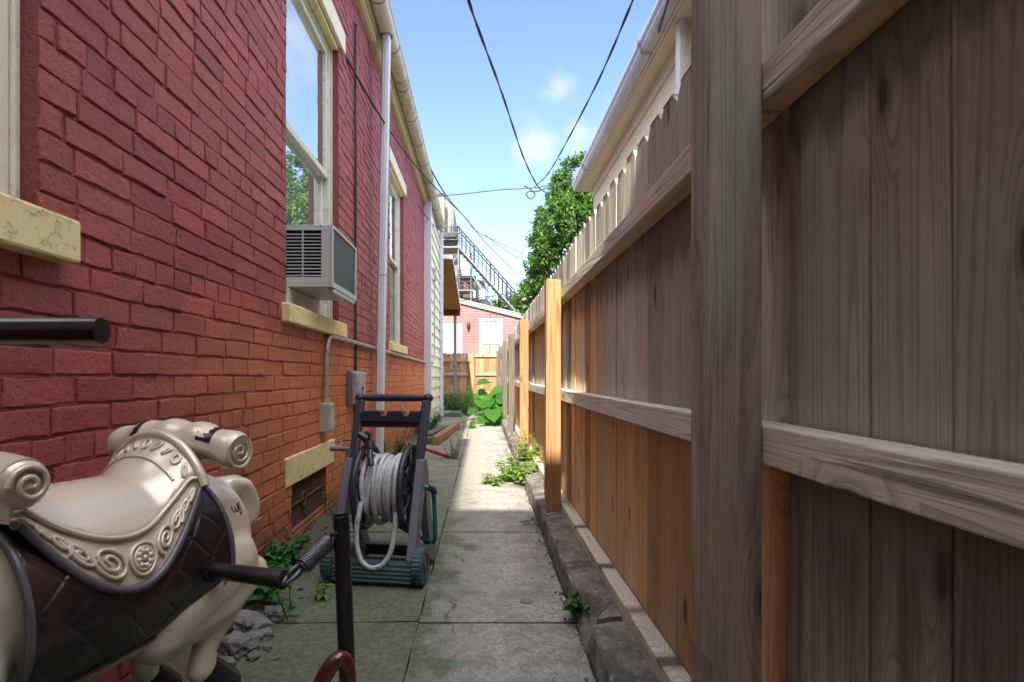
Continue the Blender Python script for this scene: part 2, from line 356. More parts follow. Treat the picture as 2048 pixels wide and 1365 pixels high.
M['teal'] = simple('teal_hose', (.0, .16, .13), .4, 0, .1, 40, .03)
M['stone'] = simple('broken_concrete', (.15, .145, .135), .95, 0, .7, 35, 1.0, (.05, .06, .04))
M['soil'] = simple('damp_soil', (.075, .055, .038), 1, 0, .5, 40, .9, (.05, .075, .03))
def kerb_mat():
    m, t, b = newmat('kerb_stone'); p = gpos(t); n1 = noise(t, p, 110, 4, .75); n2 = noise(t, p, 7, 6, .7); n3 = noise(t, p, 28, 5, .7)
    c = mix(t, ramp(t, n1, [(.3, 0), (.7, 1)]), (.115, .106, .098), (.35, .33, .30)); c = mix(t, ramp(t, n2, [(.42, .85), (.58, 0)]), c, (.075, .06, .055))
    c = mix(t, ramp(t, n3, [(.60, 0), (.70, .7)]), c, (.48, .45, .42)); c = mix(t, ramp(t, noise(t, p, 4, 4), [(.52, 0), (.66, .7)]), c, (.09, .11, .05))
    t.links.new(c, b.inputs['Base Color']); b.inputs['Roughness'].default_value = .92; b1 = bump(t, b, n1, .7, .004); bump(t, b, n3, .7, .012, b1); return m
M['kerb'] = kerb_mat()
M['shade'] = simple('pale_green_shade', (.17, .19, .165), .8)
M['iron'] = simple('grey_iron', (.15, .155, .165), .5, .3, .2, 20)
M['brass'] = simple('dark_bronze', (.05, .04, .035), .5, .5)
M['boxgrey'] = simple('grey_utility_box', (.40, .39, .36), .5, 0, .1, 30, .05, (.25, .22, .18))
M['blind'] = simple('white_blind', (.30, .30, .29), .7, 0, .04)
M['bark'] = simple('bark', (.09, .065, .045), .95, 0, .4, 25, .8)
def glass_mat(name, base, metal):
    m, t, b = newmat(name); p = gpos(t)
    c = mix(t, noise(t, p, 3, 3), base, tuple(v * .9 for v in base)); t.links.new(c, b.inputs['Base Color'])
    b.inputs['Roughness'].default_value = .012; b.inputs['IOR'].default_value = 1.6; b.inputs['Metallic'].default_value = metal
    bump(t, b, noise(t, p, 2.2, 1), .05, .01); return m
M['glass'] = glass_mat('old_window_glass', (.76, .82, .86), .88)
M['glass_dim'] = glass_mat('dim_window_glass', (.12, .14, .15), .4)
def coil_mat():
    m, t, b = newmat('condenser_fins'); p = gpos(t)
    wv = N(t, 'ShaderNodeTexWave', bands_direction='Z'); wv.inputs['Scale'].default_value = 60; wv.inputs['Distortion'].default_value = 1.5; t.links.new(p, wv.inputs['Vector'])
    n = noise(t, mapping(t, p, (1, 1.2, .8)), 22, 5, .6)
    c = mix(t, wv.outputs['Fac'], (.022, .042, .034), (.055, .09, .075)); c = mix(t, ramp(t, n, [(.66, 0), (.70, .7)]), c, (.36, .42, .40))
    t.links.new(c, b.inputs['Base Color']); b.inputs['Roughness'].default_value = .5; b.inputs['Metallic'].default_value = .3; bump(t, b, wv.outputs['Fac'], .4, .003); return m
M['coil'] = coil_mat()
def leaf_mat(name, dark, light, trans=.35):
    m, t, b = newmat(name); tone = attr(t, 'tone'); sx = N(t, 'ShaderNodeSeparateXYZ'); t.links.new(tone, sx.inputs[0])
    c = mix(t, sx.outputs[0], dark, light); n = noise(t, gpos(t), 40, 2)
    c = mix(t, math_(t, 'MULTIPLY', n, .4), c, dark); t.links.new(c, b.inputs['Base Color']); b.inputs['Roughness'].default_value = .5; b.inputs['Specular IOR Level'].default_value = .3
    tr = N(t, 'ShaderNodeBsdfTranslucent'); t.links.new(mix(t, .5, c, (light[0]*1.2, light[1]*1.2, light[2])), tr.inputs['Color'])
    ms = N(t, 'ShaderNodeMixShader'); ms.inputs[0].default_value = trans
    t.links.new(b.outputs[0], ms.inputs[1]); t.links.new(tr.outputs[0], ms.inputs[2])
    t.links.new(ms.outputs[0], t.nodes['Material Output'].inputs[0]); return m
M['leaf_tree'] = leaf_mat('tree_leaf', (.022, .065, .010), (.115, .24, .026), .35)
M['leaf_weed'] = leaf_mat('weed_leaf', (.06, .14, .02), (.22, .34, .05))
M['leaf_big'] = leaf_mat('large_leaf', (.022, .095, .010), (.07, .205, .016), .3)
M['leaf_dark'] = leaf_mat('dark_weed_leaf', (.02, .10, .02), (.05, .22, .04))
def horse_mat():
    m, t, b = newmat('pearl_horse_plastic'); p = N(t, 'ShaderNodeTexCoord').outputs['Object']; n = noise(t, p, 7, 3); n2 = noise(t, p, 60, 4)
    c = mix(t, n, (.62, .53, .38), (.78, .72, .58)); c = mix(t, ramp(t, n2, [(.64, 0), (.72, .25)]), c, (.25, .2, .14))
    t.links.new(c, b.inputs['Base Color']); b.inputs['Roughness'].default_value = .33; b.inputs['Metallic'].default_value = .25; b.inputs['Coat Weight'].default_value = .25; b.inputs['Coat Roughness'].default_value = .25
    bump(t, b, n2, .03, .002); return m
M['horse'] = horse_mat()
def leather_mat():
    m, t, b = newmat('pearl_tan_saddle'); p = N(t, 'ShaderNodeTexCoord').outputs['Object']; n = noise(t, p, 6, 3); n2 = noise(t, p, 90, 4)
    c = mix(t, n, (.56, .45, .33), (.74, .66, .54)); c = mix(t, ramp(t, n2, [(.66, 0), (.74, .3)]), c, (.2, .15, .1))
    t.links.new(c, b.inputs['Base Color']); b.inputs['Roughness'].default_value = .27; b.inputs['Coat Weight'].default_value = .5; b.inputs['Coat Roughness'].default_value = .15; b.inputs['Metallic'].default_value = .2; bump(t, b, n2, .03, .002); return m
M['saddle'] = leather_mat()
def quilt_mat():
    m, t, b = newmat('black_brown_quilt'); p = N(t, 'ShaderNodeTexCoord').outputs['Object']
    s = N(t, 'ShaderNodeSeparateXYZ'); t.links.new(p, s.inputs[0])
    a = math_(t, 'ADD', s.outputs[0], s.outputs[2]); d = math_(t, 'SUBTRACT', s.outputs[0], s.outputs[2])
    nw = math_(t, 'MULTIPLY', noise(t, p, 9, 2), .05)
    a = math_(t, 'ADD', a, nw); d = math_(t, 'SUBTRACT', d, nw)
    def line(v): return math_(t, 'ABSOLUTE', math_(t, 'SUBTRACT', math_(t, 'FRACT', math_(t, 'MULTIPLY', v, 12)), .5))
    q = math_(t, 'MAXIMUM', line(a), line(d)); ln = ramp(t, q, [(.40, 1), (.485, 0), (.5, 0)])
    n = noise(t, p, 12, 4)
    c = mix(t, ramp(t, n, [(.4, 0), (.7, 1)]), (.008, .007, .010), (.045, .020, .014)); t.links.new(c, b.inputs['Base Color'])
    b.inputs['Roughness'].default_value = .32; b.inputs['Coat Weight'].default_value = .3; bump(t, b, ln, .45, .006); return m
M['quilt'] = quilt_mat()
M['saddledark'] = simple('dark_grey_edging', (.12, .115, .13), .35, .2, .15, 30, .05)
M['blackpaint'] = simple('glossy_black_hoof', (.012, .012, .022), .25, 0, .1, 30, .02)
def ground_mat():
    m, t, b = newmat('ground_earth'); p = gpos(t); n = noise(t, p, 9, 7, .7); n2 = noise(t, p, 70, 4, .7)
    c = mix(t, n, (.06, .045, .03), (.16, .13, .10)); c = mix(t, ramp(t, n2, [(.55, 0), (.7, .8)]), c, (.22, .2, .17)); c = mix(t, ramp(t, noise(t, p, 3, 4), [(.5, 0), (.62, .6)]), c, (.05, .09, .025))
    t.links.new(c, b.inputs['Base Color']); b.inputs['Roughness'].default_value = 1; bump(t, b, n2, .8, .01); return m
M['ground'] = ground_mat()

# ------------------------------------------------------------------ ground, paving, kerb
g = MB(); g.add([(-400, -400, -.035), (400, -400, -.035), (400, 600, -.035), (-400, 600, -.035)], [(0, 1, 2, 3)])
struct(g.build('ground', M['ground']))
pv = MB()
ys = [-2.6, -1.35, -.31, .93, 2.19, 3.45, 4.72, 6.0, 7.3, 8.6, 9.9, 11.2, 12.5, 13.8, 15.1, 16.4]
for i in range(len(ys) - 1):
    for (x0, x1) in ((-.86, -.2425), (-.2385, .345)):
        if x0 < -.5 and ys[i] > 5: x0 = -.93
        n = 8; dz = random.uniform(-.004, .004); tx = random.uniform(-.006, .006)
        rows = []
        for a in range(n + 1):
            yy = ys[i] + .004 + (ys[i+1] - ys[i] - .008) * a / n
            rows.append([(x0 + (x1 - x0) * b / 6 + (mnoise.noise((x0 * 3, yy * 6, 3)) * .018 if b in (0,) else 0) + (mnoise.noise((x1 * 3, yy * 6, 5)) * .004 if b == 6 else 0), yy + (mnoise.noise((b * .9, i * 3.1, 1)) * .006 if a in (0, n) else 0),
                          dz + tx * (b / 6 - .5) + mnoise.noise((x0 + b * .4, yy * 2, 7)) * .004 - (.006 if a in (0, n) or b in (0, 6) else 0)) for b in range(7)])
        pv.grid(rows, True, flip=True)
        # slab edges
        e = [r[0] for r in rows]; f = [r[-1] for r in rows]
        for L, fl in ((e, False), (f, True), (rows[0], True), (rows[-1], False)):
            pv.grid([L, [(p[0], p[1], -.034) for p in L]], False, flip=fl)
struct(pv.build('walkway', M['conc']))
sb = MB(); rows = []
for a in range(60):
    yy = -.5 + a * .2
    rows.append([(-1.045 + b * .05, yy, -.02 + .035 * max(0, 1 - b / 4.5) + mnoise.noise((b * .7, yy * 3, 2)) * .022) for b in range(6)])
sb.grid(rows, True, flip=True); struct(sb.build('soil_strip', M['soil']))
kb = MB()
ky = [-1.0, .35, 1.95, 3.42, 4.9, 6.4, 7.9, 9.4, 10.9, 12.4, 14.0, 15.6]
for i in range(len(ky) - 1):
    n = 30; rows = []; hh = .115 + random.uniform(-.012, .012)
    for a in range(n + 1):
        yy = ky[i] + .012 + (ky[i+1] - ky[i] - .024) * a / n; ed = .02 if a in (0, n) else 0
        j = lambda k, s=.014: mnoise.noise((k * 1.7 + i, yy * 7, i * 2.0)) * s
        brk = max(0, 1 - abs(yy - 2.08) / .16) * .10 + (max(0, 1 - abs(yy - 3.40) / .12) * .03)   # a broken corner at the joint
        rows.append([(.350 + j(1, .008) + ed * .3, yy, -.03), (.346 + j(2, .012) + brk * .5, yy, .03 + j(3, .01)), (.350 + j(3, .014) + brk, yy, hh - .014 - ed + j(4, .008) - brk * .2), (.362 + j(4, .014) + brk, yy, hh - .004 - ed * .5 + j(5, .006) - brk * .1), (.43 + brk * .4, yy, hh - ed * .3 + j(6, .008)), (.50, yy, hh - ed * .3 + j(7, .008)), (.58, yy, hh - .01), (.585, yy, -.03)])
    kb.grid(rows, False)
    for r in (rows[0], rows[-1]):
        kb.add(r, [tuple(range(len(r)))])
struct(kb.build('kerb', M['kerb']))

# ------------------------------------------------------------------ brick house (left)
XW = -1.03
house = thing('brick_house', 'red painted brick house with tall windows along the left side of the alley', 'house', (XW, 4, 0))
WIN = [(.22, 1.36, 1.30, 3.28), (3.07, 4.19, 1.30, 3.28), (6.50, 7.62, 1.30, 3.28)]
VENT = (3.16, 3.86, .07, .33)
OPEN = WIN + [VENT]
Y0, Y1, ZT = .5, 10.32, 3.95
bw = MB(); mort = .008; ch = .0722; k = 0; z = -.02
def brickface(y0, y1, z0, z1):
    if y1 - y0 < .02: return
    tilt = random.uniform(-.0022, .0022); tlz = random.uniform(-.0018, .0012); dx = random.uniform(-.0035, .002)
    tn = (random.random(), 0, random.random()); k_ = max(1, round((y1 - y0) / .042)); R_ = random.uniform
    base = [(y0 + (y1-y0)*i/k_, z0) for i in range(k_)] + [(y1, z0), (y1, (z0+z1)/2)] + [(y1 + (y0-y1)*i/k_, z1) for i in range(k_)] + [(y0, z1), (y0, (z0+z1)/2)]
    jit_ = [(R_(-.003, .003), R_(-.0030, .0030), R_(-.0008, .0006)) for _ in base]; n = len(base); cy, cz = (y0+y1)/2, (z0+z1)/2; hy, hz = (y1-y0)/2, (z1-z0)/2
    def loop(ins, d, jx):
        L = []
        for (y, zz), (ja, jb, jd) in zip(base, jit_):
            u, v = (y-cy)/hy, (zz-cz)/hz; L.append((XW - d + jx * (dx + tilt*u + tlz*v + jd), y - ins*max(-1, min(1, u*1.02)) * (1 if abs(u) > .99 else 0) + ja, zz - ins*v + jb))
        return L
    V = loop(0, .0072, 0) + loop(.0010, .0026, .6) + loop(.0036, .0002, 1) + loop(.007, 0, 1); F = []
    for a in (0, n, 2*n):
        for i in range(n): F.append((a+i, a+(i+1) % n, a+n+(i+1) % n, a+n+i))
    F.append(tuple(range(3*n, 4*n)))
    bw.add(V, F, None, [(tn[0], .5, 0)]*n + [(tn[0], .12, 0)]*n + [tn]*(2*n), smooth=False)
while z < ZT:
    z1 = min(z + ch, ZT); zc = (z + z1) / 2
    head = (k % 7 == 3); L = .108 if head else .232; y = Y0 - random.uniform(0, L) - (L/2 if k % 2 else 0)
    iv = [(Y0, Y1)]
    for (a, b, c, d) in OPEN:
        if c < zc < d: iv = [q for (p, r) in iv for q in (((p, min(r, a)), (max(p, b), r)) if p < b and r > a else ((p, r),)) if q[1] - q[0] > .01]
    while y < Y1:
        ln = L * random.uniform(.96, 1.04); a, b = y + mort/2, y + ln - mort/2
        for (p, r) in iv:
            q0, q1 = max(a, p), min(b, r)
            if q1 - q0 > .02: brickface(q0, q1, z + mort/2 * random.uniform(.6, 1.1), z1 - mort/2 * random.uniform(.6, 1.1))
        y += ln
    z = z1; k += 1
# mortar sheet behind the bricks, with the openings left out, and the brick returns of the openings
def sheet(mb, ycuts, zcuts, x, holes, tone):
    yc = sorted(set(ycuts)); zc = sorted(set(zcuts))
    for i in range(len(yc) - 1):
        for j in range(len(zc) - 1):
            my, mz = (yc[i]+yc[i+1])/2, (zc[j]+zc[j+1])/2
            if any(a < my < b and c < mz < d for a, b, c, d in holes): continue
            mb.add([(x, yc[i], zc[j]), (x, yc[i+1], zc[j]), (x, yc[i+1], zc[j+1]), (x, yc[i], zc[j+1])], [(0, 1, 2, 3)], None, [tone]*4)
sheet(bw, [Y0, Y1] + [v for o in OPEN for v in o[:2]], [-.04, ZT] + [v for o in OPEN for v in o[2:]], XW - .006, OPEN, (.3, .3, 0))
for (a, b, c, d) in OPEN:
    dp = .16
    for q in (((a, c), (a, d)), ((b, d), (b, c)), ((a, d), (b, d)), ((b, c), (a, c))):
        (ya, za), (yb, zb) = q
        bw.add([(XW - .004, ya, za), (XW - .004, yb, zb), (XW - dp, yb, zb), (XW - dp, ya, za)], [(0, 1, 2, 3)], None, [(.3, .35, 0)]*4)
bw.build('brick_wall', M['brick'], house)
# the taller front part of the same house, whose rear end stops short of the first window seen whole
fb = MB()
fb.add([(XW-.001, -8, -.04), (XW-.001, Y0, -.04), (XW-.001, Y0, 5.7), (XW-.001, -8, 5.7)], [(0, 1, 2, 3)])
fb.add([(XW-.001, Y0, ZT+.3), (XW-.001, 1.42, ZT+.3), (XW-.001, 1.42, 5.7), (XW-.001, Y0, 5.7)], [(0, 1, 2, 3)])
fb.add([(XW-.001, 1.42, 4.2), (-6.2, 1.42, 4.2), (-6.2, 1.42, 5.7), (XW-.001, 1.42, 5.7)], [(0, 1, 2, 3)])
fb.add([(-6.2, -8, -.04), (XW, -8, -.04), (XW, -8, 5.7), (-6.2, -8, 5.7)], [(0, 1, 2, 3)])
fb.add([(-6.2, -8, -.04), (-6.2, -8, 5.7), (-6.2, Y1, 5.7), (-6.2, Y1, -.04)], [(0, 1, 2, 3)])
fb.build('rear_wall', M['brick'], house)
rf = MB()
rf.box((-6.4, -8.1, 5.70), (-.885, 1.46, 5.80)); rf.box((-6.4, 1.47, 4.20), (-.93, 13.0, 4.28))
rf.build('roof', M['roof'], house)
fs = MB()
fs.box((-1.035, 1.48, 3.952), (-.985, 10.6, 4.19)); fs.box((-.9845, 1.48, 4.06), (-.962, 10.6, 4.198)); fs.box((-.984, 1.48, 3.97), (-.972, 10.6, 4.0))
fs.box((-1.02, 1.43, 3.93), (-.99, 1.478, 4.19))
fs.build('fascia_board', M['fascia'], house, .004)
gt = MB(); prof = [(math.cos(R(a)), math.sin(R(a))) for a in range(-185, 8, 12)]
GX, GZ, GR = -.888, 4.145, .078
def gutz(y): return GZ - .004 * (y - 5)
gt.grid([[(GX + c * GR, y, gutz(y) + s * GR) for c, s in prof] for y in [1.5 + .5 * i for i in range(23)]], True)
gt.grid([[(GX + c * (GR - .004), y, gutz(y) + s * (GR - .004)) for c, s in prof] for y in (1.5, 12.5)], True, flip=True)
for y in (1.5, 12.5): gt.add([(GX + c * GR, y, gutz(y) + s * GR) for c, s in prof], [tuple(range(len(prof)))])
gt.tube([(GX + GR, y, gutz(y) + .008) for y in (1.5, 12.5)], .009, 8)
gutter = gt.build('gutter', M['gutter'], house)
for i in range(15):
    y = 1.9 + .76 * i; s = MB(); s.tube([(GX + c * (GR + .003), y, gutz(y) + q * (GR + .003)) for c, q in prof], .0045, 5); s.build('gutter_strap', M['strap'], gutter)
def corrugated_spout(name, X, Y, z0, z1, w, d, parent, mat, lean=0):
    m = MB(); pr = []
    for (ax, n) in (((1, 0), 6), ((0, 1), 4), ((-1, 0), 6), ((0, -1), 4)): pass
    n = 40
    for i in range(n):
        a = 2 * math.pi * i / n; cx, cy = math.cos(a), math.sin(a); e = 4.5
        rr = (abs(cx)**e + abs(cy)**e) ** (-1/e) * (1 - .05 * (1 if i % 4 < 2 else 0)); pr.append((cx * rr * d / 2, cy * rr * w / 2))
    zs = [z0 + (z1 - z0) * i / 6 for i in range(7)]
    m.grid([[(X + lean * (zz - z0) + a, Y + b, zz) for a, b in pr + pr[:1]] for zz in zs], True, flip=True)
    for zz in (z0 + (z1 - z0) * .45,):
        m.tube([(X + lean * (zz - z0) + a * 1.08, Y + b * 1.08, zz) for a, b in pr], .004, 5, closed=True)
    return m.build(name, mat, parent)
dsp = corrugated_spout('downspout', -.962, 5.42, .03, 4.085, .105, .075, house, M['spout'], .018)
cl = MB(); cl.tube([(-.888 + math.cos(R(a)) * .05, 5.42 + math.sin(R(a)) * .06, 4.07) for a in range(0, 360, 24)], .008, 6, closed=True); cl.build('outlet_collar', M['strap'], dsp)

def window(y0, y1, z0, z1, lower='glass', label=None, fm='jamb'):
    m = MB(); X = XW; fr = MB()
    # brickmould frame set back in the opening
    for (a, b) in ((y0, y0 + .055), (y1 - .055, y1)): fr.box((X - .125, a, z0), (X - .058, b, z1))
    fr.box((X - .125, y0 + .056, z1 - .06), (X - .058, y1 - .056, z1))
    fr.box((X - .13, y0 + .056, z0), (X - .055, y1 - .056, z0 + .035))
    for (a, b) in ((y0, y0 + .02), (y1 - .02, y1)): fr.box((X - .0575, a, z0 + .02), (X - .045, b, z1))
    o = fr.build('window', M[fm], house, .004)
    if label: o['label'] = label
    zm = (z0 + z1) / 2 + .04
    def sash(za, zb, x, gm, name):
        s = MB(); ya, yb = y0 + .058, y1 - .058; t = .042
        s.box((x - .03, ya, za), (x, ya + t, zb)); s.box((x - .03, yb - t, za), (x, yb, zb)); s.box((x - .03, ya + t, za), (x, yb - t, za + t)); s.box((x - .03, ya + t, zb - t), (x, yb - t, zb))
        s.build('sash', M['jamb'] if name != 'dark' else M['brownmetal'], o, .003)
        p = MB(); p.box((x - .018, ya + t, za + t), (x - .012, yb - t, zb - t)); p.build('pane', gm, o)
    sash(zm - .02, z1 - .062, X - .066, M['glass'], 'up')
    sash(z0 + .036, zm + .022, X - .098, M['glass'] if lower == 'glass' else M['glass_dim'], 'lo' if lower == 'glass' else 'dark')
    s = MB(); s.box((X - .12, y0 - .075, z0 - .105), (X + .046, y1 + .075, z0 - .002), jit=.003); s.build('sill', M['sill'], o, .008)
    l = MB(); l.box((X - .02, y0 - .11, z1 + .002), (X + .022, y1 + .11, z1 + .15), jit=.002); l.build('lintel', M['cream'], o, .005)
    h = MB(); h.box((X - .055, y0 + .004, z1 - .03), (X - .006, y1 - .004, z1 - .001)); h.build('header', M['sill'], o, .004)
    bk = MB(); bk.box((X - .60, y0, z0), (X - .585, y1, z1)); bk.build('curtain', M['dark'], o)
    return o
window(*WIN[0], label='nearest window with thick cream painted frame', fm='cream'); w1 = window(*WIN[1]); window(*WIN[2], lower='dim', label='far window with a dark screen in its lower half')
# lower sash of the first window stands raised on the air conditioner: filler boards under and beside it
fl = MB(); fl.box((XW - .135, 3.13, 1.336), (XW - .066, 4.13, 1.42)); fl.build('filler_board', M['jamb'], w1, .003)
# basement vent: yellow board over a rusty grate
bd = MB(); bd.box((XW - .02, 3.05, .33), (XW + .012, 4.02, .488), jit=.004); bd.build('vent_board', M['sill'], house, .005)
vt = MB()
for i in range(24): y = 3.17 + i * .029; vt.tube([(XW - .032, y, .06), (XW - .032, y, .34)], .0065, 6)
vt.tube([(XW - .022, 3.14, .20), (XW - .022, 3.88, .20)], .007, 6)
vt.tube([(XW - .018, 3.42 + math.cos(R(a)) * .04, .20 + math.sin(R(a)) * .04) for a in range(0, 360, 30)], .007, 6, closed=True)
vt.build('vent_grate', M['rust'], house)
vb = MB(); vb.box((XW - .09, 3.1, .02), (XW - .075, 3.9, .4)); vb.build('vent_back', M['dark'], house)
hk = MB(); p0 = at(660, 905, 4.02); hk.tube([(XW + .012, 3.98, .43), (XW + .03, 3.97, .445), (XW + .045, 3.99, .43), (XW + .05, 4.05, .45), (XW + .03, 4.1, .46), (XW + .0, 4.13, .46)], .006, 6); hk.build('wire_hook', M['galv'], house)

# siding addition behind the brick part
add = thing('siding_addition', 'small cream vinyl sided rear addition with white corner boards past the brick wall', 'house addition', (-1.5, 11.5, 0))
XA, YA0, YA1 = -.935, 10.33, 12.9
sd = MB(); z = .1
while z < 3.95:
    h = min(.2, 3.95 - z)
    sd.add([(XA + .022, YA0 + .02, z), (XA + .022, YA1, z), (XA - .002, YA1, z + h), (XA - .002, YA0 + .02, z + h), (XA - .004, YA0 + .02, z), (XA - .004, YA1, z)], [(0, 1, 2, 3), (5, 1, 0, 4)])
    z += .2
sd.add([(XA, YA1, .1), (-6, YA1, .1), (-6, YA1, 4.1), (XA, YA1, 4.1)], [(0, 1, 2, 3)]); sd.build('siding', M['vinyl'], add)
cb = MB(); cb.box((-1.04, YA0 - .012, .1), (XA + .025, YA0 + .018, 4.0)); cb.box((XA - .05, YA0 + .0185, .1), (XA + .024, YA0 + .11, 4.0)); cb.build('corner_board', M['spout'], add)
cb = MB(); cb.box((XA - .05, YA1 - .1, .1), (XA + .026, YA1 + .01, 4.0)); cb.build('corner_board', M['spout'], add, .003)
ff = MB(); ff.box((-1.02, 10.62, 3.99), (-.955, 12.9, 4.19)); ff.build('fascia_board', M['white'], add, .003)
fd = MB(); fd.box((-1.1, YA0 + .03, -.03), (XA - .02, YA1 - .02, .099)); fd.build('foundation', M['rust'], add)
corrugated_spout('downspout', -.885, 12.62, .05, 4.1, .085, .075, add, M['spout'])
sl = MB(); sl.box((XA + .014, 10.95, 2.72), (XA + .06, 11.1, 2.95)); sl.tube([(XA + .03, 11.02, 2.72), (XA + .03, 11.02, 1.3), (XA + .02, 10.9, 1.19), (-.94, 10.7, 1.15)], .013, 8); sl.build('meter_pipe', M['boxgrey'], add, .004)

# conduit, boxes and cables on the brick wall
cdt = thing('electrical_conduit', 'metal conduit bending along the brick wall below the sill into a small switch box', 'conduit', (XW + .02, 3.8, .57))
c = MB(); xs = XW + .022
c.tube([(xs, 3.76, .75), (xs, 3.765, 1.05), (xs, 3.78, 1.11), (xs, 3.83, 1.165), (xs, 3.90, 1.185), (xs, 4.2, 1.186), (xs, 6, 1.176), (xs, 8, 1.166), (xs, 10.2, 1.155), (xs, 10.32, 1.15), (XA + .035, 10.38, 1.15), (XA + .035, 10.6, 1.15)], .0165, 12)
for y in (4.5, 6.1, 8.0): c.tube([(xs, y - .01, 1.183 - .005 * (y - 4)), (xs, y + .01, 1.183 - .005 * (y - 4))], .022, 10)
c.build('conduit_pipe', M['galv'], cdt)
c = MB(); c.box((XW - .004, 3.69, .565), (XW + .055, 3.83, .745)); c.box((XW + .0552, 3.70, .575), (XW + .062, 3.82, .735)); c.tube([(xs, 3.76, .744), (xs, 3.76, .775)], .024, 10); c.build('switch_box', M['boxgrey'], cdt, .006)
tb = thing('telephone_box', 'grey plastic telephone junction box on the brick wall beneath the thin black cables', 'utility box', (XW, 4.6, .68))
c = MB(); c.box((XW - .004, 4.42, .69), (XW + .035, 4.74, .96)); c.build('back_plate', M['plasticg'], tb, .01)
c = MB(); c.box((XW + .0352, 4.43, .70), (XW + .085, 4.73, .95)); c.build('cover', M['boxgrey'], tb, .012)
c = MB(); c.tube([(XW + .087, 4.6 + math.cos(R(a)) * .025, .81 + math.sin(R(a)) * .025) for a in range(0, 300, 25)], .004, 5); c.build('emblem', M['black'], tb)
cbw = MB()
for dy in (0, .028): cbw.tube([(XW + .012 + dy * .1, 4.66 + dy + .006 * math.sin(i * 1.3 + dy * 50), .95 + i * .31) for i in range(10)], .0055, 6)
tag(cbw.build('wall_cable', M['cable']), 'pair of thin black cables running straight down the brick wall into the telephone box', 'cable')
cbw = MB(); cbw.tube([(XW + .008, 4.66, .70), (XW + .01, 4.655, .55), (XW + .02, 4.62, .46), (XW + .03, 4.5, .42), (XW + .04, 4.35, .44), (XW + .02, 4.25, .45)], .005, 6)
tag(cbw.build('loose_cable', M['cable']), 'short loose black wire curling below the telephone box', 'cable')

# window air conditioner
ac = thing('air_conditioner', 'white window air conditioner with louvred side and dark green coil jutting from the brick house', 'air conditioner', (-.97, 3.62, 1.42))
ax0, ax1, ay0, ay1, az0, az1 = -1.13, -.86, 3.31, 3.93, 1.425, 1.775
c = MB(); t = .012
c.box((ax0, ay0, az1 - t), (ax1, ay1, az1)); c.box((ax0, ay0, az0), (ax1, ay1, az0 + t))
for (a, b) in ((az0 + t, az0 + .055), (az1 - .03, az1 - t)): c.box((ax0, ay0, a), (ax1, ay0 + t, b)); c.box((ax0, ay1 - t, a), (ax1, ay1, b))
c.box((ax1 - .055, ay0 + .0003, az0 + .055), (ax1, ay0 + t, az1 - .03)); c.box((ax0 + .105, ay0 + .001, az0 + .055), (ax0 + .115, ay0 + t, az1 - .03)); c.box((ax0, ay0 + .0005, az0 + .055), (ax0 + .012, ay0 + t, az1 - .03))
c.box((ax0, ay1 - t, az0 + .055), (ax1, ay1, az1 - .03))
c.box((ax1 + .0002, ay0 - .004, az0 - .004), (ax1 + .012, ay0 + .022, az1 + .004)); c.box((ax1 + .0002, ay1 - .02, az0 - .004), (ax1 + .012, ay1 + .004, az1 + .004)); c.box((ax1 + .0003, ay0 + .022, az1 - .014), (ax1 + .012, ay1 - .02, az1 + .0035)); c.box((ax1 + .0003, ay0 + .022, az0 - .0035), (ax1 + .012, ay1 - .02, az0 + .03))
c.box((ax1 - .02, ay0 + .03, az0 - .028), (ax1 + .008, ay1 - .03, az0 - .0042))
c.build('casing', M['acwhite'], ac, .003)
c = MB(); z = az0 + .062
while z < az1 - .036: c.box((ax0 + .012, ay0 - .001, z), (ax1 - .055, ay0 + .012, z + .0045), rot=Matrix.Rotation(R(25), 3, 'X')); z += .0195
c.build('louvre', M['acwhite'], ac)
c = MB(); c.box((ax0 + .002, ay0 + .03, az0 + .014), (ax1 - .03, ay1 - .03, az1 - .014)); c.build('inner_duct', M['dark'], ac)
c = MB(); c.box((ax1 - .008, ay0 + .02, az0 + .02), (ax1 + .004, ay1 - .018, az1 - .012)); c.build('coil', M['coil'], ac)

# ------------------------------------------------------------------ board fence (right)
PXL, PXR, RX, PK = .377, .466, .524, .541
fence = thing('board_fence', 'weathered dog ear board fence along the right side of the alley with yellow pine posts', 'fence', (.45, 8, .1))
posts = [-1.52, .97, 3.46, 5.95, 8.44, 10.93, 13.42, 15.91]
ptop = [1.66, 1.72, 1.49, 1.49, 1.53, 1.58, 1.6, 1.6]
for i, (y, zt) in enumerate(zip(posts, ptop)):
    new = i in (2, 3); m = MB(); kx = .0 if i != 3 else .004
    m.box((PXL + kx, y, .105), (PXR + kx, y + .089, zt), tone=(.62 if new else (.0 if i == 1 else .35), .6 if new else (.35 if i == 1 else .1), (.47 if i == 1 else .1)), axis=2, jit=.002)
    m.build('post', M['pine'] if new else (M['old'] if i > 3 else M['fence']), fence, .004)
def warm_at(z, k, y=9):
    if y < .985 and .79 < z < 1.46: return .0
    if y < .985 and z < .79: return .42
    if y < 3.4 and .79 < z < 1.46: return .15 + .6 * max(0, (y - 1.5) / 1.7)  # sun bounce painted into the board warmth, here and in the lower values
    # timber under the rails stays warmer in tone than the exposed stretches
    if z > 1.46: return .02
    pts = [(.1, .72), (.45, .80), (.76, .92), (.775, .92), (.84, .2), (1.0, .30), (1.2, .45), (1.36, .8), (1.44, .85)]
    for (a, va), (b, vb) in zip(pts, pts[1:]):
        if a <= z <= b: return va + (vb - va) * (z - a) / (b - a)
    return .5
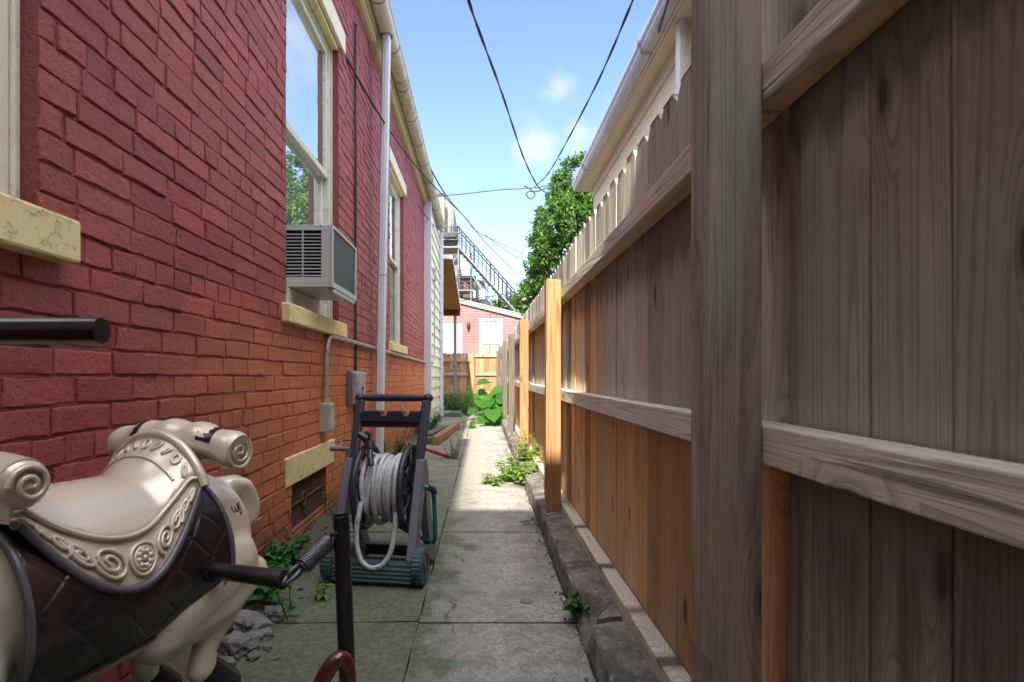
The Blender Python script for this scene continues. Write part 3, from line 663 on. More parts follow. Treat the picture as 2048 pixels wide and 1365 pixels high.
def stain_at(z, y):
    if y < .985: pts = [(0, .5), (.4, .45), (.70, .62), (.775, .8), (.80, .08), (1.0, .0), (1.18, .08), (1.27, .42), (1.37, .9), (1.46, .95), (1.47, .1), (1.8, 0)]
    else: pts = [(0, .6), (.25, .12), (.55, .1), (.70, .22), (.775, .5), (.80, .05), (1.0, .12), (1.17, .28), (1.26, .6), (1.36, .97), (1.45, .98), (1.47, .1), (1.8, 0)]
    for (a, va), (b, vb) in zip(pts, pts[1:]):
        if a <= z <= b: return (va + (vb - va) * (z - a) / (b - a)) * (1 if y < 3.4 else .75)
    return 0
def picket(m, y0, y1, x0, z0, z1, k, th=.017, plane='x', wf=warm_at):
    w_ = y1 - y0; cn = .028; tilt = random.uniform(-.006, .006); bow = random.uniform(-.004, .004); cup = random.uniform(-.002, .004)
    rows = [z0, .3, .5, .70, .765, .80, .86, 1.0, 1.15, 1.28, 1.37, 1.44, 1.462, z1 - cn, z1]
    rows = [z for z in rows if z0 <= z <= z1]; o = (random.uniform(0, 80), random.uniform(0, 80), random.uniform(0, 80)); br = random.random() ** 1.2; wr = random.uniform(-.2, .2) - .22 * max(0, 1 - max(0, y0) / 1.6) * (plane == 'x')
    V = []; G = []; T = []
    for z in rows:
        ins = cn if z == z1 else 0; f = (z - z0) / (z1 - z0)
        for (yy, dd) in ((y0 + ins, 0), ((y0 + y1) / 2, cup), (y1 - ins, 0), (y1 - ins, th), (y0 + ins, th)):
            yv = yy + tilt * f; xv = x0 + dd + bow * math.sin(f * 3.1)
            V.append((xv, yv, z) if plane == 'x' else (yv, xv, z)); G.append((yy - y0 + o[0], dd + o[1], z + o[2])); T.append((br, max(0, min(1, wf(z, k, y0) + wr)), stain_at(z, y0) if plane == 'x' else 0))
    F = []; n = 5
    for i in range(len(rows) - 1):
        for j in range(n):
            q = (i*n+j, i*n+(j+1) % n, (i+1)*n+(j+1) % n, (i+1)*n+j); F.append(q if plane != 'x' else q[::-1])
    F.append(tuple(range((len(rows)-1)*n, len(rows)*n))); F.append(tuple(range(n-1, -1, -1)))
    m.add(V, F, G, T)
ends = posts + [18.0]
for b in range(len(posts)):
    ya, yb = posts[b] + .045, (posts[b+1] + .045 if b + 1 < len(posts) else 18.0)
    rails = ((.105, .165), (.772, .838), (1.378, 1.443))
    dz = random.uniform(-.008, .008) if b > 2 else 0
    for ri, (za, zb) in enumerate(rails):
        m = MB(); nseg = 10; o = Vector((random.uniform(0, 50), random.uniform(0, 50), random.uniform(0, 50))); V = []; G = []; T = []
        tn = (.95 if ri == 1 else (.6 if ri == 2 else .7), .1 if ri == 1 else .22, .1); sag = random.uniform(-.008, .002)
        for i in range(nseg + 1):
            f = i / nseg; yy = ya + .004 + (yb - ya - .008) * f; s = sag * math.sin(f * math.pi) + dz; jj = mnoise.noise((yy * 2.3, ri * 9.1, b)) * .004
            for (x, zz) in ((PXR + .001 + jj, za + s), (PXR + .001 - jj, zb + s + jj), (RX, zb + s), (RX, za + s)):
                V.append((x, yy, zz)); G.append((zz + o.y, x + o.x, yy + o.z)); T.append((tn[0] * .9 + .1 * random.random(), .85 if (zz < za + .02 + s and x > PXR + .02) else tn[1], .1))
        F = []
        for i in range(nseg):
            for j in range(4): F.append((i*4+j, (i+1)*4+j, (i+1)*4+(j+1) % 4, i*4+(j+1) % 4))
        F += [(0, 1, 2, 3), (nseg*4+3, nseg*4+2, nseg*4+1, nseg*4)]
        m.add(V, F, G, T); m.build('rail', M['fence'], fence, .004)
    m = MB(); y = ya + .003; k = 0
    while y < yb - .01:
        wd = .138 + random.uniform(-.004, .004); e = y + wd
        if yb - e < .07: e = yb + .001
        picket(m, y, e, RX + .001 + random.uniform(0, .004), .10, 1.70 + random.uniform(-.012, .012), k); y += wd + random.choice((.003, .004, .005, .008)); k += 1
    m.build('picket_panel', M['fence'], fence, .0025)
# screw / eye on the third bay
e = MB(); e.tube([(PXR - .002, 5.62, .84), (PXR - .03, 5.60, .86)], .012, 10); e.build('eye_bolt', M['galv'], fence)

# back fence across the end of the alley
bf = thing('back_fence', 'orange cedar board fence crossing the far end of the alley below the pink house', 'fence', (-1.5, 18, 0))
m = MB(); x = -4.4; k = 0
while x < .53:
    picket(m, x, min(x + .14, .54), 18.06, .0, 1.62 + random.uniform(-.015, .015), k, plane='y', wf=lambda z, k, y=0: .55 if z < 1.42 else .1); x += .144; k += 1
m.build('picket_panel', M['cedar'], bf)
for zr, xa, xb in ((.35, -4.4, .53), (.93, -.22, .50), (1.36, -4.4, -.4), (1.50, -.28, .5), (.93, -4.4, -.45)):
    m = MB(); m.box((xa, 18.0, zr), (xb, 18.05, zr + .09), tone=(1, .05 if zr in (.93, 1.5) else .6, 0), axis=0); m.build('rail', M['cedar'], bf)
for px in (-3.0, -.36):
    m = MB(); m.box((px, 17.91, -.03), (px + .1, 18.0, 1.58), tone=(.9, .6, 0), axis=2); m.build('post', M['pine'], bf)

# ------------------------------------------------------------------ yellow neighbour (right)
yh = thing('yellow_house', 'pale yellow stucco house with a long white gutter rising behind the board fence', 'house', (4, 4, 0))
YX, YE, YZ = 1.66, 8.75, 3.72
m = MB(); m.box((YX, -7, -.04), (7.5, YE, YZ)); m.build('stucco_wall', M['stucco'], yh)
m = MB(); m.box((YX - .155, -7.1, YZ + .001), (YX + .1, YE + .14, YZ + .03)); m.box((YX - .0, -7, YZ - .13), (YX - .022, YE + .02, YZ - .001)); m.box((YX - .18, -7.1, YZ + .01), (YX - .1555, YE + .15, YZ + .15)); m.build('soffit', M['cream'], yh, .003)
m = MB(); pr = [(0, 0), (-.075, 0), (-.095, .03), (-.095, .05), (-.115, .08), (-.115, .115), (-.105, .115), (-.105, .085), (-.085, .05), (-.085, .035), (-.07, .01), (-.003, .01), (0, .12)]
m.grid([[(YX - .182 + a, y, YZ + .03 + b - .002 * y) for a, b in pr + pr[:1]] for y in (-7.1, YE + .16)], False, flip=True); m.add([(YX - .182 + a, YE + .16, YZ + .03 + b - .0175) for a, b in pr], [tuple(range(len(pr)))])
m.build('gutter', M['spout'], yh)
for y in (2.1, 5.1, 8.0):
    m = MB(); m.grid([[(YX - .182 + a * 1.04 - .001, y + q, YZ + .03 + b * 1.03 - .003 - .002 * y) for a, b in pr[:6]] for q in (-.03, .03)], False, flip=True); m.build('gutter_joint', M['brownmetal'], yh)
m = MB(); m.add([(YX - .20, -7.2, YZ + .15), (YX - .20, YE + .2, YZ + .15), (7.6, YE + .2, 5.6), (7.6, -7.2, 5.6)], [(0, 1, 2, 3), (3, 2, 1, 0)]); m.box((YX - .2, -7.2, YZ + .138), (YX - .12, YE + .2, YZ + .149)); m.build('roof', M['brownmetal'], yh)
corrugated_spout('downspout', YX - .09, 4.62, .0, YZ + .02, .095, .07, yh, M['white'])
m = MB(); m.tube([(YX - .01, 4.35, YZ - .1), (YX - .03, 4.36, 3.3), (YX - .02, 4.34, 2.6), (YX - .02, 4.35, 1.5)], .008, 6); m.build('wall_cable', M['cable'], yh)

# tall terrace row closing the alley behind the viewer: it throws the broad shade on the near paving
row = thing('terrace_row', 'tall red brick terrace closing the alley behind the viewer', 'house', (-1, -8, 0))
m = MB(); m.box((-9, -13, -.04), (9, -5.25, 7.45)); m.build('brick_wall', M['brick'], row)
m = MB(); m.box((-9.1, -13.1, 7.451), (9.1, -5.24, 7.52)); m.build('roof', M['roof'], row)

# ------------------------------------------------------------------ far houses
ph = thing('pink_house', 'pink sided house with white door and white trimmed window beyond the back fence', 'house', (0, 26, 0))
PY = 24.0
def pk(px, py): return at(px, py, PY)
zl, zr, xl, xr = pk(905, 603).z, pk(1050, 640).z, -4.2, 1.78
slope = (zr - zl) / (xr - pk(905, 0).x); zL = zl + slope * (xl - pk(905, 0).x)
m = MB(); z = .0
while z < zL - .02:
    h = .115
    # each course runs until it meets the sloping roof
    xe = xr if z + h <= zr else pk(905, 0).x + (z + h - zl) / slope
    if xe > xl + .1: m.add([(xl, PY - .014, z), (xe, PY - .014, z), (xe, PY, z + h), (xl, PY, z + h), (xl, PY, z), (xe, PY, z)], [(0, 1, 2, 3), (4, 5, 1, 0)])
    z += h
m.add([(xl, PY + .003, 0), (xr, PY + .003, 0), (xr, PY + .003, zr), (xl, PY + .003, zL)], [(0, 1, 2, 3)])
m.add([(xr, PY, 0), (xr, PY + 6, 0), (xr, PY + 6, zr), (xr, PY, zr)], [(0, 1, 2, 3)]); m.build('siding', M['pinkvinyl'], ph)
m = MB(); m.prism([(xl - .1, zL), (xr + .12, zr - .02), (xr + .12, zr + .11), (xl - .1, zL + .13)], lambda p: (p[0], PY - .12, p[1]), lambda p: (p[0], PY - .005, p[1])); m.build('fascia_board', M['fascia'], ph)
m = MB(); m.prism([(xl - .1, zL + .13), (xr + .14, zr + .11), (xr + .14, zr + .16), (xl - .1, zL + .18)], lambda p: (p[0], PY - .16, p[1]), lambda p: (p[0], PY + 6, p[1])); m.build('roof', M['fartrim'], ph)
def farwin(px0, px1, py0, py1, parent, Y, fr=M['fartrim'], up=M['blind'], lo=M['glass_dim']):
    a = at(px0, py1, Y); b = at(px1, py0, Y); t = (b.x - a.x) * .14; m = MB()
    m.box((a.x, Y - .06, a.z), (a.x + t, Y - .004, b.z)); m.box((b.x - t, Y - .06, a.z), (b.x, Y - .004, b.z)); m.box((a.x + t, Y - .06, b.z - t), (b.x - t, Y - .004, b.z)); m.box((a.x + t, Y - .06, a.z), (b.x - t, Y - .004, a.z + t * .6))
    zm = a.z + (b.z - a.z) * .5; m.box((a.x + t, Y - .05, zm - .02), (b.x - t, Y - .004, zm + .02))
    o = m.build('window', fr, parent)
    p = MB(); p.box((a.x + t, Y - .03, zm + .02), (b.x - t, Y - .006, b.z - t)); p.build('blind', up, o)
    p = MB(); p.box((a.x + t, Y - .03, a.z + t * .6), (b.x - t, Y - .006, zm - .02)); p.build('pane', lo, o)
farwin(958, 1006, 637, 738, ph, PY, lo=M['shade'])
a = at(884, 760, PY); b = at(925, 648, PY); m = MB(); m.box((a.x, PY - .05, 0.3), (b.x, PY - .004, b.z)); m.build('door_frame', M['fartrim'], ph)
m = MB(); m.box((a.x + .1, PY - .07, .35), (b.x - .09, PY - .051, b.z - .1)); m.box((a.x + .28, PY - .08, 1.5), (b.x - .25, PY - .0705, b.z - .3)); d = m.build('door', M['blind'], ph)
m = MB(); m.sphere((b.x - .16, PY - .09, 1.15), .04); m.build('door_knob', M['brass'], d)
m = MB(); q = at(937, 655, PY); m.tube([(q.x, PY - .12, q.z - .12), (q.x, PY - .12, q.z - .06), (q.x, PY - .12, q.z + .1), (q.x, PY - .12, q.z + .16), (q.x, PY - .12, q.z + .22)], [.015, .045, .085, .06, .01], 8); m.tube([(q.x, PY - .12, q.z - .12), (q.x, PY - .03, q.z - .2), (q.x, PY, q.z - .15)], .015, 6); m.build('wall_lantern', M['brass'], ph)
m = MB()
for i in range(12): x = -1.75 + i * .08; m.tube([(x, 22.6, .55), (x, 22.6, 1.18)], .008, 5)
m.tube([(-1.8, 22.6, 1.18), (-.85, 22.6, 1.18)], .012, 5); m.tube([(-.85, 22.6, 0), (-.85, 22.6, 1.2)], .014, 5); m.tube([(-1.8, 22.6, 0), (-1.8, 22.6, 1.2)], .014, 5)
tag(m.build('stoop_railing', M['black']), 'low black iron railing in front of the white door of the pink house', 'railing')

# building behind with iron fire stair
YB = 31.0
bb = thing('rear_building', 'pale three storey building with dark porches far behind the pink house', 'building', (-3, 34, 0))
def bx3(px0, py0, px1, py1, Y, d, mat, name, parent):
    a = at(px0, py1, Y); b = at(px1, py0, Y); m = MB(); m.box((a.x, Y, a.z), (b.x, Y + d, b.z)); return m.build(name, mat, parent)
m = MB(); a = at(900, 0, YB); m.box((-7, YB + 1.2, 0), (at(918, 0, YB + 1.2).x, YB + 8, at(0, 520, YB + 1.2).z)); m.box((-7, YB + 1.1, at(0, 520, YB).z + .2), (at(905, 0, YB).x, YB + 8, at(0, 400, YB).z)); m.build('wall', M['farwall'], bb)
m = MB(); m.box((-7, YB + .4, 0), (at(978, 0, YB).x, YB + 1.19, at(0, 557, YB).z)); m.build('lower_wall', M['fartrim'], bb)
bx3(700, 466, 912, 474, YB - .3, 2.0, M['roof'], 'upper_roof', bb); bx3(700, 552, 952, 557, YB - .1, 2.2, M['roof'], 'porch_roof', bb); bx3(700, 560, 938, 596, YB + .1, .25, M['rust'], 'lower_porch_recess', bb); bx3(918, 596, 960, 603, YB - .3, .6, M['roof'], 'lower_porch_roof', bb)
bx3(700, 490, 906, 548, YB + .6, .5, M['rust'], 'porch_recess', bb)
bx3(876, 392, 889, 470, YB, .5, M['farwall'], 'chimney', bb); bx3(875, 386, 890, 391.5, YB - .05, .6, M['roof'], 'chimney_cap', bb); bx3(896, 407, 898, 470, YB, .05, M['strap'], 'antenna_pole', bb)
farwin(942, 952, 562, 600, bb, YB + .4, M['fartrim'], M['glass_dim'], M['glass']); farwin(956, 972, 560, 600, bb, YB + .4, M['fartrim'], M['glass_dim'], M['glass'])
fe = thing('fire_escape', 'grey iron outdoor stair with railings climbing above the pink house roof', 'fire escape', (0, 30, 0))
YS = 29.6
s0, s1 = at(915, 492, YS), at(1030, 622, YS)
for dy in (0, .8):
    m = MB(); m.beam(s0 + Vector((0, dy, 0)), s1 + Vector((0, dy, 0)), .06, .26, (0, 1, 0)); m.build('stringer', M['iron'], fe)
for i in range(18):
    p = s0.lerp(s1, (i + .5) / 18); m = MB(); m.box((p.x - .13, YS + .03, p.z - .02), (p.x + .13, YS + .77, p.z + .02)); m.build('tread', M['iron'], fe)
for dy in (-.03, .83):
    m = MB(); up = Vector((0, dy, 1.0)); m.tube([s0 + up, s1 + up], .035, 6); m.tube([s0 + Vector((0, dy, .55)), s1 + Vector((0, dy, .55))], .016, 5)
    for i in range(15): p = s0.lerp(s1, i / 14); m.tube([p + Vector((0, dy, 0)), p + up], .022 if i % 4 else .04, 5)
    m.build('railing', M['black'], fe)
l0 = at(885, 494, YS); m = MB(); m.box((l0.x, YS - .1, l0.z - .06), (s0.x + .1, YS + 1.3, l0.z)); m.build('landing', M['iron'], fe)
m = MB()
for zz in (.35, .7, 1.05): m.tube([(l0.x, YS - .08, l0.z + zz), (s0.x + .1, YS - .08, l0.z + zz)], .02, 5)
for i in range(9): x = l0.x + (s0.x + .1 - l0.x) * i / 8; m.tube([(x, YS - .08, l0.z), (x, YS - .08, l0.z + 1.05)], .015, 5)
m.build('landing_railing', M['black'], fe)
for px in (917, 942):
    m = MB(); p = at(px, 505, YS); m.tube([(p.x, YS, 0), (p.x, YS, l0.z + (.9 if px < 920 else -.9))], .05, 6); m.tube([(p.x, YS + .9, 0), (p.x, YS + .9, l0.z - .1)], .05, 6); m.build('support_post', M['iron'], fe)
m = MB(); a = at(917, 580, YS); b = at(942, 540, YS)
for i in range(6): x = a.x + (b.x - a.x) * i / 5; m.tube([(x, YS - .1, a.z), (x, YS - .1, b.z)], .014, 5)
for i in range(6): z = a.z + (b.z - a.z) * i / 5; m.tube([(a.x, YS - .1, z), (b.x, YS - .1, z)], .014, 5)
m.build('cage_panel', M['black'], fe)
m = MB(); m.box((a.x - .8, YS - .1, a.z - .06), (b.x + .1, YS + 1.2, a.z)); m.build('lower_landing', M['iron'], fe)
m = MB(); q0, q1 = at(942, 548, YS), at(985, 612, YS); m.beam(q0, q1, .05, .16, (0, 1, 0)); m.tube([q0 + Vector((0, 0, .9)), q1 + Vector((0, 0, .9))], .025, 5); m.build('lower_stringer', M['iron'], fe)
m = MB(); m.tube([at(888, 560, YS), at(918, 505, YS)], .03, 5); m.tube([at(880, 545, YS), at(918, 530, YS)], .03, 5); m.build('brace', M['iron'], fe)
dk = thing('roof_duct', 'black corrugated pipe on thin legs above the right end of the pink house roof', 'duct', at(1060, 605, 22))
m = MB(); a, b = at(1044, 603, 21.8), at(1085, 588, 21.8); pts = [a.lerp(b, i / 24) for i in range(25)]; m.tube(pts, [.13 if i % 2 else .105 for i in range(25)], 10); m.build('pipe', M['black'], dk)
m = MB(); m.tube([a, (a.x, a.y, 2.2), (a.x, a.y, 0)], .03, 6); m.tube([b, (b.x, b.y, 0)], .03, 6); m.build('leg', M['black'], dk)

# porch roof on the rear of the addition
pr_ = thing('porch_roof', 'brown plywood porch roof on a slim dark pole behind the sided addition', 'porch roof', (-.8, 15, 0))
m = MB(); m.add([(-2.6, 13.0, 3.52), (-.68, 13.0, 3.50), (-.655, 17.1, 2.82), (-2.6, 17.1, 2.82)], [(0, 3, 2, 1)], [(0, 0, 0), (1.9, 0, 0), (1.9, 0, 4), (0, 0, 4)]); m.build('plywood_underside', M['ply'], pr_)
m = MB(); m.add([(-2.6, 12.95, 3.62), (-.66, 12.95, 3.60), (-.635, 17.15, 2.92), (-2.6, 17.15, 2.92), (-2.6, 12.95, 3.53), (-.66, 12.95, 3.51), (-.635, 17.15, 2.83), (-2.6, 17.15, 2.83)], [(0, 1, 2, 3), (0, 4, 5, 1), (1, 5, 6, 2), (2, 6, 7, 3)]); m.build('roof_sheet', M['white'], pr_)
m = MB(); m.box((-2.6, 17.0, 2.66), (-.65, 17.12, 2.818)); m.build('beam', M['maroon'], pr_)
m = MB(); m.tube([(-.80, 17.06, -.03), (-.80, 17.06, 2.66)], .045, 8); m.build('pole', M['strap'], pr_)
stp = MB(); stp.box((-1.6, 12.95, -.03), (-.47, 13.35, .12), jit=.01); tag(stp.build('concrete_step', M['kerb'], None, .015), 'low worn concrete step at the foot of the slim porch pole', 'step')

# ------------------------------------------------------------------ overhead wires
def wire(name, pts, r, label, twist=0):
    P = [Vector(p) for p in pts]; m = MB(); Q = []
    for i in range(len(P) - 1):
        a, b = P[max(i-1, 0)], P[i]; c_, d = P[i+1], P[min(i+2, len(P)-1)]
        for k in range(14):
            t = k / 14; Q.append(.5 * ((2*b) + (c_-a)*t + (2*a-5*b+4*c_-d)*t*t + (3*b-a-3*c_+d)*t**3))
    Q.append(P[-1])
    if twist:
        for ph in (0, math.pi):
            m.tube([q + Vector((math.cos(i * .55 + ph), 0, math.sin(i * .55 + ph))) * r * .8 for i, q in enumerate(Q)], r, 6)
    else: m.tube(Q, r, 6)
    return tag(m.build(name, M['cable']), label, 'cable')
J = at(1094, 387, 9.2)
wire('service_cable', [at(930, -40, 3.2), at(945, 25, 3.6), at(1005, 190, 5.2), at(1047, 315, 7.2), at(1075, 372, 8.6), J], .006, 'thick twisted black service cable dropping from top centre of the sky to the wire junction', 1)
wire('service_cable', [at(1285, -50, 3.2), at(1262, 10, 3.6), at(1195, 165, 5.0), at(1130, 290, 7.2), at(1096, 348, 8.6), at(1070, 373, 9.3)], .0053, 'thinner twisted black cable dropping from upper right of the sky to the wire junction', 1)
wire('span_wire', [at(872, 393, 9.3), at(930, 388, 9.3), at(1000, 380, 9.3), at(1056, 377, 9.3), at(1100, 371, 9.3), at(1180, 353, 9.4), at(1260, 330, 9.6)], .008, 'nearly level black wire crossing the alley from the left eave to the tall tree')
wire('tie_wire', [at(1048, 372, 9.3), at(1062, 380, 9.3), at(1070, 390, 9.3), at(1062, 398, 9.3), at(1054, 392, 9.3), at(1056, 384, 9.3), at(1075, 383, 9.3), at(1095, 376, 9.3), at(1104, 380, 9.3)], .010, 'small coil of loose wire hanging at the overhead junction')
wire('house_cable', [at(600, -40, 3.9), at(640, 28, 4.0), at(690, 112, 4.4), at(765, 240, 5.3), at(830, 330, 7.0), at(880, 385, 9.5), at(935, 440, 14), at(962, 468, 18), at(1050, 510, 27), at(1110, 540, 34)], .010, 'black cable hugging the red wall then crossing to the houses at the back')
wire('drop_cable', [at(790, 330, 8.0), at(812, 370, 8.6), at(850, 430, 10.0), at(880, 462, 11.6), at(892, 462, 12.4)], .0085, 'short sagging black cable between the far window top and the gutter end')
wire('back_wire', [at(842, 300, 9.5), at(890, 388, 12), at(938, 445, 17), at(975, 490, 22), at(1020, 535, 28), at(1060, 580, 34)], .014, 'steep double black wire running down toward the fire stair')
for i in range(4): pass
wire('phone_wire', [at(970, 470, 20), at(1010, 500, 24), at(1060, 530, 28), at(1110, 556, 34)], .012, 'thin dark wire sloping down to the dense tree right of the fire stair')
wire('yard_wire', [at(905, 606, 17), at(950, 597, 17.2), at(1000, 590, 17.5), at(1080, 575, 18)], .012, 'lower pale wire strung across the roof of the pink house')
wire('cross_wire', [at(1000, 560, 33), at(1040, 510, 33), at(1090, 440, 33)], .012, 'faint thin wire rising from the fire stair toward the tree')
wire('eave_cable', [at(1345, -20, 4.2), at(1335, 5, 4.3), at(1312, 85, 5.0), at(1300, 130, 5.5)], .008, 'short black cable hanging in front of the yellow house gutter')

# ------------------------------------------------------------------ vegetation
def leaf(mb, p, d, n, L, W, tone, fold=.25, droop=.2, heart=False):
    d = d.normalized(); s = d.cross(n)
    if s.length < 1e-3: s = d.cross(Vector((1, 0, .1)))
    s.normalize(); n = s.cross(d).normalized()
    if heart: prof = [(0, 0), (-.10, .28), (.10, .5), (.38, .52), (.68, .36), (1, 0)]
    else: prof = [(0, .04), (.25, .38), (.5, .5), (.78, .3), (1, 0)]
    V = []; F = []
    for (a, b_) in prof:
        dr = -droop * max(a, 0) ** 2 * L
        for q in (-1, 0, 1): V.append(p + d * (a * L if q or not heart else max(a, 0) * L) + s * (q * b_ * W) + n * (abs(q) * b_ * W * fold) + Vector((0, 0, dr)))
    for i in range(len(prof) - 1):
        for j in (0, 1): F.append((i*3+j, i*3+j+1, (i+1)*3+j+1, (i+1)*3+j))
    mb.add(V, F, None, [(max(0, min(1, tone + random.uniform(-.1, .1))), .5, .5)] * len(V), smooth=True)
def rv(): return Vector((random.gauss(0, 1), random.gauss(0, 1), random.gauss(0, 1))).normalized()
def tree(name, label, base, clumps, n, size, trunk_r, mat=M['leaf_tree'], group=None, pendant=.3):
    """clumps: (x, y, z, rx, rz) relative to the base; leaves hang in tufts spread through each clump"""
    root = thing(name, label, 'tree', base, 0, group); B = Vector(base); m = MB(); tot = sum(c[3]**1.25 * c[4] for c in clumps)
    for (x, y, z, rx, rz_) in clumps:
        cnt = int(n * rx**1.25 * rz_ / tot); c = B + Vector((x, y, z)); i = 0
        while i < cnt:
            u = rv(); r = random.uniform(.25, 1) ** .45; q = u * r; tuft = c + Vector((q.x * rx, q.y * rx, q.z * rz_)); tl = random.random() ** 1.3
            if mnoise.noise(tuft * 1.9 + Vector((3, 1, 7))) < -.16: i += 4; continue
            for _ in range(random.randint(5, 9)):
                p = tuft + rv() * random.uniform(0, size * 1.4); d = (u * .6 + rv() * .9 + Vector((0, 0, -pendant)))
                leaf(m, p, d, (u + Vector((0, 0, .8)) + rv() * .7), size * random.uniform(.55, 1.35), size * random.uniform(.45, .8), .08 + .85 * tl, .15, .15); i += 1
    m.build('crown', mat, root)
    t = MB(); top = max(c[2] for c in clumps); t.tube([B + Vector((0, 0, -.05)), B + Vector((.03, 0, top * .4)), B + Vector((-.02, .02, top * .9))], [trunk_r, trunk_r * .7, trunk_r * .2], 8)
    for c in clumps[1::2]: t.tube([B + Vector((0, 0, c[2] * .55)), B + Vector((c[0] * .5, c[1] * .5, c[2] * .8)), B + Vector(c[:3])], [trunk_r * .4, trunk_r * .25, trunk_r * .08], 6)
    t.build('trunk', M['bark'], root); return root
TY = 14.6
def tcl(px, py, rpx, rpy, Y=TY, dy=0):
    p = at(px, py, Y); return (p.x, p.y + dy, p.z, rpx * Y / FPX, rpy * Y / FPX)
def rel(base, L): return [(a - base[0], b - base[1], c, r, s) for a, b, c, r, s in L]
b1 = (2.35, TY, 0)
tree('cedar_tree', 'tall dense green tree with several pointed tops beside the yellow house', b1, rel(b1, [
    tcl(1150, 470, 72, 85), tcl(1135, 395, 42, 62), tcl(1165, 350, 20, 46), tcl(1145, 362, 18, 44, dy=-.2), tcl(1112, 400, 16, 50, dy=-.3), tcl(1195, 390, 40, 75), tcl(1182, 345, 14, 40), tcl(1088, 495, 32, 38, dy=-.4), tcl(1175, 560, 100, 70), tcl(1085, 540, 40, 30, dy=-.3), tcl(1250, 480, 70, 120), tcl(1185, 650, 95, 80), tcl(1120, 455, 45, 50, dy=-.5), tcl(1128, 350, 9, 36), tcl(1162, 328, 9, 30), tcl(1141, 338, 8, 28), tcl(1190, 334, 9, 28)]), 42000, .088, .16)
b2 = (at(1085, 0, 15.6).x, 15.6, 0)
tree('conifer_tree', 'narrow pointed conifer standing left of the tall dense tree', b2, rel(b2, [tcl(1084, 505, 28, 60, 15.6), tcl(1083, 460, 17, 40, 15.6), tcl(1082, 432, 9, 26, 15.6), tcl(1086, 570, 34, 60, 15.6), tcl(1086, 640, 34, 60, 15.6)]), 9000, .085, .09, pendant=-.3)
b3 = (at(1045, 0, 27).x, 27, 0)
tree('leafy_tree', 'small far leafy tree behind the lower end of the fire stair', b3, rel(b3, [tcl(1052, 605, 22, 28, 27), tcl(1050, 572, 9, 14, 27), tcl(1078, 600, 30, 36, 27)]), 4200, .17, .1)
b4 = (at(1005, 0, 38).x, 38, 0)
tree('yard_tree', 'low far tree crown showing under the fire stair', b4, rel(b4, [tcl(1008, 612, 32, 22, 38), tcl(985, 618, 26, 20, 38), tcl(1035, 608, 24, 26, 38)]), 1800, .22, .12)

def weed(name, label, loc, n, h, spread, L, W, mat, group=None, seedtone=.6, lean=(0, 0), cat='plant', pairs=True, dens=9):
    root = thing(name, label, cat, loc, 0, group); B = Vector(loc); m = MB(); st = MB()
    for _ in range(n):
        a = random.uniform(0, 6.28); r = spread * math.sqrt(random.random()); p0 = B + Vector((math.cos(a) * r * .8, math.sin(a) * r, 0)); hh = h * random.uniform(.55, 1.1)
        dx = Vector((math.cos(a) * .35 + lean[0] + random.uniform(-.15, .15), math.sin(a) * .35 + lean[1], 1)); pts = [p0 + dx * hh * f + Vector((lean[0], lean[1], -.3)) * (f * f * hh * .3) for f in (0, .35, .7, 1)]
        if n <= 3: s1 = MB(); s1.tube(pts, [.0035, .003, .0025, .001], 5); s1.build('stem', M['leaf_dark'], root)
        else: st.tube(pts, [.0035, .003, .0025, .001], 5)
        for k in range(dens):
            f = .12 + .88 * k / (dens - 1); i = min(int(f * 3), 2); q = pts[i].lerp(pts[i+1], f * 3 - i); b_ = k * 2.4 + random.uniform(-.4, .4); sc_ = (1.15 - .55 * f) * random.uniform(.7, 1.15)
            for e in ((0, math.pi) if pairs else (0,)):
                d = Vector((math.cos(b_ + e), math.sin(b_ + e), random.uniform(-.1, .55))); leaf(m, q, d, Vector((0, 0, 1)) + rv() * .4, L * sc_, W * sc_, seedtone + random.uniform(-.3, .3), .2, .35)
    m.build('foliage', mat, root)
    if n > 3: st.build('stem', M['leaf_dark'], root)
    return root
weed('nettle_clump', 'bright yellow green leafy weed clump spilling over the kerb onto the sunlit paving', (.36, 5.05, .02), 30, .21, .22, .075, .038, M['leaf_weed'], seedtone=.75)
weed('nettle_clump', 'taller pale weed sprouting behind the kerb between two pine posts', (.41, 5.5, .12), 12, .26, .12, .07, .035, M['leaf_weed'], seedtone=.75)
weed('creeping_weed', 'small creeping weed on the sunlit paving left of the kerb clump', (.12, 4.95, .0), 8, .10, .12, .05, .03, M['leaf_weed'], seedtone=.7)
weed('feathery_weed', 'thin feathery weed on the paving at the end of the red pole', (-.33, 6.5, 0), 9, .26, .06, .04, .012, M['leaf_weed'], seedtone=.4, dens=14)
weed('joint_weed', 'short grassy weed on the paving beside the stacked timbers', (-.26, 10.3, 0), 14, .22, .14, .07, .02, M['leaf_weed'], seedtone=.7)
weed('tall_weed', 'dark green bushy weed at the foot of the slim porch pole', (-.55, 14.6, -.03), 60, .75, .45, .14, .035, M['leaf_dark'], seedtone=.6, dens=14)
weed('grass_tuft', 'pale silvery green weeds between the bushy weed and the large leaves', (-.16, 13.6, -.03), 40, .55, .3, .10, .025, M['leaf_weed'], seedtone=.35, dens=12)
weed('wall_weed', 'green weed growing against the brick wall behind the hose cart', (-.95, 5.9, 0), 16, .42, .10, .09, .03, M['leaf_weed'], seedtone=.45, dens=11)
weed('siding_weed', 'green weeds along the foot of the cream siding', (-.86, 9.4, 0), 26, .40, .28, .10, .03, M['leaf_dark'], seedtone=.9, dens=11)
weed('kerb_sprout', 'small dark green sprout in the broken kerb joint', at(1165, 1222, 2.2) * 1 , 5, .07, .03, .06, .042, M['leaf_dark'], seedtone=.9, dens=4)
